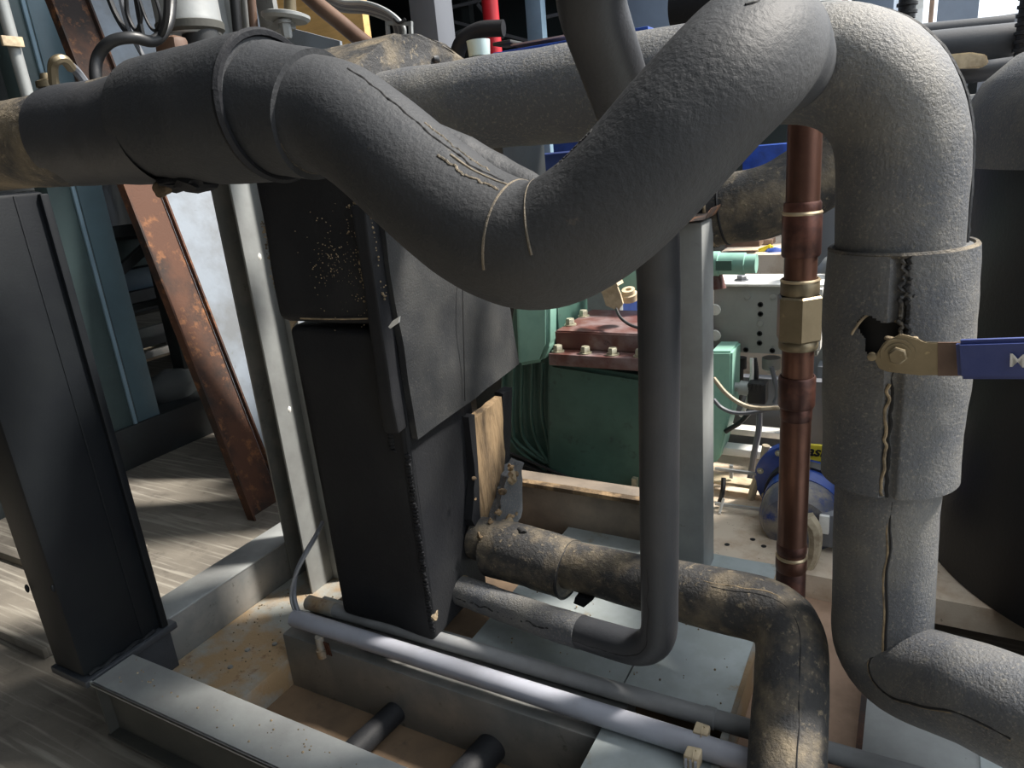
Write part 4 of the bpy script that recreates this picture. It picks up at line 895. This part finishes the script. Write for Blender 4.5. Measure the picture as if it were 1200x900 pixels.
# ================================================================== cable bundle
for k_ in range(7):
    o_ = [(370, -12 + 2 * k_), (400, 2 + 1.6 * k_), (430, 4 + 2.2 * k_ - (k_ > 4) * 3), (455, 14 + 1.5 * k_), (466 - 1.6 * k_ + 6, 30), (470 - 1.2 * k_ + 3, 48)]
    tag(obj('bundled_cable', wire([atY(a[0], a[1], 1.34 + .006 * k_) for a in o_], .0050), 'cable_grey' if k_ % 3 else 'galv'), 'grey cable of the tied bundle entering the exchanger top', 'cable', 'grey cables tied in one bundle')
t = thing('cable_tie_bar', atY(468, 40, 1.34), 'small grey bar and strap tying the grey cable bundle', 'cable tie')
obj('tie_bar', BAR(atY(453, 27, 1.33), atY(483, 28, 1.33), .007, .007), 'galv', t); obj('tie_leg', BAR(atY(454, 25, 1.33), atY(455, 46, 1.33), .007, .007), 'galv', t); obj('tie_leg', BAR(atY(481, 25, 1.33), atY(482, 46, 1.33), .007, .007), 'galv', t)
obj('tie_strap', wire([atY(462, 22, 1.325), atY(468, 27, 1.32), atY(475, 22, 1.325)], .003), 'black', t)

# ================================================================== top centre background
GROUND = {'blue_tarp', 'grey_plinth', 'workbench', 'blue_grey_panel', 'blue_container', 'cream_block', 'blue_machine', 'steel_hoarding', 'side_bench', 'blue_cabinet', 'slim_cabinet', 'grey_cabinet', 'control_cabinet', 'pale_column', 'pale_upright', 'brick_pier', 'window_board'}
def bxY(name, cat, lab, x0_, y0_, x1_, y1_, y, d, m, bev=.003, grp=None):
    a_ = atY(x0_, y0_, y); b2 = atY(x1_, y1_, y)
    if name in GROUND: b2.z, a_.z = max(a_.z, b2.z), 0
    return tag(obj(name, BX((min(a_.x, b2.x), y, min(a_.z, b2.z)), (max(a_.x, b2.x), y + d, max(a_.z, b2.z)), bev), m), lab, cat, grp)
def up_post(name, cat, lab, pxa, pxb, py, y, m, z0=0, z1=4.2, d=.08):
    a_ = atY(pxa, py, y); b2 = atY(pxb, py, y); return tag(obj(name, BX((a_.x, y, z0), (b2.x, y + d, z1), .004), m), lab, cat)
up_post('steel_column', 'column', 'grey steel column behind the exchanger cap, top centre', 482, 512, 30, 3.0, 'cable_grey', d=.15)
tag(obj('red_pole', LATHE(atY(579, 60, 4.2) * 1.0, (0, 0, 1), [(-2.0, .05), (1.5, .05)], seg=24), 'red'), 'bright red painted round pole in the far background', 'pole')
up_post('blue_upright', 'column', 'slim blue grey upright right of the red pole', 617, 635, 30, 5.0, 'paleblue')
t = thing('far_rack', atY(600, 20, 7), 'dark far rack with thin diagonal braces in the hall', 'rack')
for (a_, b2) in (((510, 20), (620, 48)), ((515, 12), (600, -8)), ((640, 20), (700, 6)), ((520, 45), (575, 22)), ((590, 44), (560, 5))):
    obj('rack_brace', BAR(atY(*a_, 7.5), atY(*b2, 7.5), .03, .03), 'cable_grey', t)
for z_ in (2.2, 3.1): obj('rack_shelf', BX((-7.5, 7.6, z_), (-.8, 8.4, z_ + .08)), 'darksteel', t)
for x_ in (-6.5, -4.6, -2.8, -1.0): obj('rack_upright', BX((x_, 7.55, 0), (x_ + .1, 7.65, 4.5)), 'darksteel', t)
p = atY(560, 60, 2.6); tag(obj('dark_hose_coil', wire([p + Vector((-.11, 0, -.03)), p + Vector((-.07, 0, .04)), p + Vector((0, .02, .075)), p + Vector((.10, .04, .07))],   .030, seg=16), 'foam_dark'), 'thick dark grey hose bend behind the pale cup', 'hose')
bxY('control_cabinet', 'cabinet', 'dark cabinet behind the upper pipe carrying the pale cup', 515, 78, 580, 66, 2.36, .34, 'darksteel')
p = atY(562, 66, 2.40); kk = atY(562, 47, 2.40).z - p.z
tag(obj('pale_cup', LATHE(p, (0, 0, 1), [(0, 0), (0, .038), (kk, .042), (kk, .036), (.01, .034), (.01, 0)], seg=28), 'cup'), 'pale cyan plastic cup standing behind the upper pipe', 'cup')
t = thing('blue_shelf', atY(745, 58, 2.5), 'bright blue shelf edge carrying the brown board', 'shelf')
a_ = atY(577, 62, 2.3); b2 = atY(760, 53, 2.3); obj('shelf_board', BX((a_.x, 2.3, a_.z), (b2.x, 2.8, b2.z), .003), 'blue', t)
for y_ in (2.33, 2.72): obj('leg', BX((b2.x - .06, y_, 0), (b2.x - .02, y_ + .04, a_.z)), 'darksteel', t)
bxY('brown_board', 'board', 'pinkish brown board lying on the blue shelf', 598, 53, 665, 41, 2.4, .35, 'pinkdeck')
bxY('dark_block', 'block', 'small dark block beside the brown board on blue shelf', 577, 54, 598, 46, 2.38, .1, 'darksteel')
bxY('blue_container', 'container', 'blue container edge far behind the brown board', 640, 50, 740, 33, 3.6, .4, 'blue')
bxY('grey_cabinet', 'cabinet', 'dim purple grey cabinet behind the slanting dark pipe', 730, 40, 790, -40, 3.4, .5, 'cabinet')
tb = Tube([atY(790, 8, 1.6), atY(850, 2, 1.6), atY(945, -8, 1.6)], .045, .02)
tag(obj('dark_roll', tb.mesh(amp=.04, fr=12, seg=32), 'foam_dark'), 'dark insulated roll behind the top of the curved pipe', 'pipe')
tag(obj('valve_cap', LATHE(atY(955, 16, 1.35), (0, 0, 1), [(-.05, .04), (0, .042), (.012, .040), (.02, .03), (.024, 0)], seg=28), 'galv'), 'dull domed cap on top of the right elbow', 'cap')
bxY('white_label_box', 'box', 'small white printed box on top of the right elbow', 974, 14, 995, -8, 1.7, .06, 'white')
# between the pipes in the V
bxY('blue_tarp', 'tarp', 'dark blue tarpaulin seen through the V of the pipe', 570, 204, 720, 172, 2.85, .5, 'navy', .02)
bxY('white_rail', 'rail', 'thin white rail below the dark blue tarpaulin', 590, 206, 720, 199, 2.80, .05, 'white')
bxY('grey_plinth', 'plinth', 'plain grey plinth under the white rail', 590, 235, 720, 206, 2.81, .04, 'galv')
bxY('blue_container', 'machine', 'bright blue machine casing glimpsed above the short rear pipe', 870, 210, 925, 168, 4.8, .4, 'blue')

# ================================================================== right background
tag(obj('grey_dome_bottle', LATHE(atY(990, 330, 2.6), (0, 0, 1), [(-atY(990, 330, 2.6).z, .095), (0, .095), (.045, .09), (.08, .066), (.10, .03), (.106, 0)], seg=28), 'galv'), 'grey domed bottle top between copper riser and thick pipe', 'bottle')
bxY('blue_grey_panel', 'panel', 'blue grey panel behind the gap right of copper riser', 955, 340, 1000, 232, 2.9, .1, 'cable_grey')
bxY('cream_block', 'block', 'narrow cream block right of the copper riser', 980, 265, 992, 214, 2.3, .08, 'clip')
bxY('pale_column', 'column', 'pale upright column standing behind the junction box, right side', 950, 600, 966, 430, 2.45, .1, 'bluewhite')
# items seen over the junction box
t = thing('yellow_handle', atY(855, 290, 3.4), 'yellow handled tool on the bench beyond the junction box', 'tool')
obj('handle', BAR(atY(888, 296, 3.4), atY(906, 289, 3.4), .03, .03, bev=.008), 'yellow', t); obj('blue_head', blob(atY(908, 302, 3.4), (.06, .05, .05), .3, 10, 2), 'blue', t)
bxY('workbench', 'bench', 'dusty grey brown bench beyond the junction box', 838, 335, 935, 298, 3.3, 1.2, 'sand')
bxY('brown_bar', 'bar', 'brown bar lying on the bench under the short rear pipe', 850, 290, 890, 282, 3.35, .1, 'brown')
bxY('pink_block', 'block', 'pink brick on the bench beside yellow handled tool', 886, 292, 905, 281, 3.6, .1, 'pinkdeck')
# pipes and panels at top right
bxY('steel_hoarding', 'hoarding', 'wide dark grey sheet at the top right corner', 1052, 130, 1200, 14, 4.6, .1, 'cable_grey', .003)
def hp(name, lab, pa_, pb_, y, r, m, cat='pipe', g=None):
    a_ = atY(*pa_, y); b2 = atY(*pb_, y); tb = Tube([a_, lp(a_, b2, .5), b2], r, .05); return tag(obj(name, tb.mesh(amp=.02, fr=6, seg=28), m), lab, cat, g)
hp('stored_pipe', 'upper dark pipe of the stack at top right', (1060, 42), (1187, 30), 3.6, .040, 'foam_smooth')
hp('stored_pipe', 'thickest middle pipe of the stack at top right', (1080, 62), (1192, 52), 3.4, .075, 'foam_smooth')
hp('stored_pipe', 'lowest thin dark pipe of the stack at top right', (1100, 90), (1186, 79), 3.2, .035, 'foam_smooth')
tag(obj('wood_piece', SOLID([atY(1108, 64, 3.1), atY(1138, 61, 3.1), atY(1156, 64, 3.1), atY(1159, 74, 3.1), atY(1150, 79, 3.1), atY(1125, 80, 3.1), atY(1108, 80, 3.1)], (0, .05, 0), .004), 'clip'), 'pale yellowish wood piece lying on the pipe stack', 'wood')
bxY('shelf_plate', 'plate', 'pale plate under the wood piece at top right', 1110, 83, 1188, 74, 3.25, .1, 'galv')
for px, lab in ((1062, 'black ribbed hose standing upright near top right'), (1199, 'black ribbed hose at the right picture edge')):
    t = thing('ribbed_hose', atY(px, 20, 3.3), lab, 'hose'); p = atY(px, 22 if px < 1100 else 66, 3.3)
    n_ = 9 if px < 1100 else 16; prof = []
    for k_ in range(n_): prof += [(k_ * .028, .030), (k_ * .028 + .014, .030), (k_ * .028 + .016, .036), (k_ * .028 + .026, .036)]
    obj('hose_body', LATHE(p, (0, 0, 1), prof, seg=20), 'black', t)
bxY('blue_cabinet', 'cabinet', 'blue grey cabinet rising behind the right elbow', 998, 60, 1050, -30, 3.9, .5, 'cabinet')
bxY('slim_cabinet', 'cabinet', 'slim darker cabinet beside the blue grey cabinet', 985, 60, 1000, -30, 3.8, .1, 'mortar')
bxY('pale_upright', 'column', 'pale upright strip between dark panel and blue cabinet', 1052, 20, 1085, -30, 4.9, .1, 'white')
bxY('brick_pier', 'pier', 'reddish pier seen above the dark panel at top right', 1088, 20, 1098, -30, 4.9, .1, 'pinkdeck')
bxY('window_board', 'board', 'bluish board seen above the dark panel, right of reddish pier', 1098, 20, 1150, -20, 5.2, .1, 'cabinet')
t = thing('pipe_stand', atY(1138, 105, 3.3), 'dark stand carrying the pipe stack at top right', 'stand')
a_ = atY(1120, 42, 3.6); obj('leg', BX((a_.x, 3.58, 0), (a_.x + .03, 3.64, a_.z - .03)), 'darksteel', t)
a_ = atY(1138, 60, 3.4); obj('leg', BX((a_.x, 3.38, 0), (a_.x + .03, 3.44, a_.z - .06)), 'darksteel', t)
bxY('side_bench', 'bench', 'pale grey bench behind the tank under the pipe stack', 1080, 240, 1300, 94, 3.1, 1.0, 'yard')
struct('trim_1', BX((-.6, 6.0, 0), (7, 6.2, 1.15)), 'yard')
struct('wall_yard', BX((-.6, 8.6, 0), (7, 8.8, 1.9)), 'yard')
# text to real meshes
dg = bpy.context.evaluated_depsgraph_get()
for nm in ('white_letter', 'sticker_letters'):
    o_ = bpy.data.objects[nm]; me = bpy.data.meshes.new_from_object(o_.evaluated_get(dg)); par = o_.parent; mx_ = o_.matrix_local.copy(); m_ = o_.data.materials[0]
    bpy.data.objects.remove(o_); n_ = bpy.data.objects.new(nm, me); COL.objects.link(n_); n_.parent = par; n_.matrix_local = mx_
    if not me.materials: me.materials.append(m_)
for o_ in bpy.data.objects:
    if 'o' in o_.keys(): del o_['o']
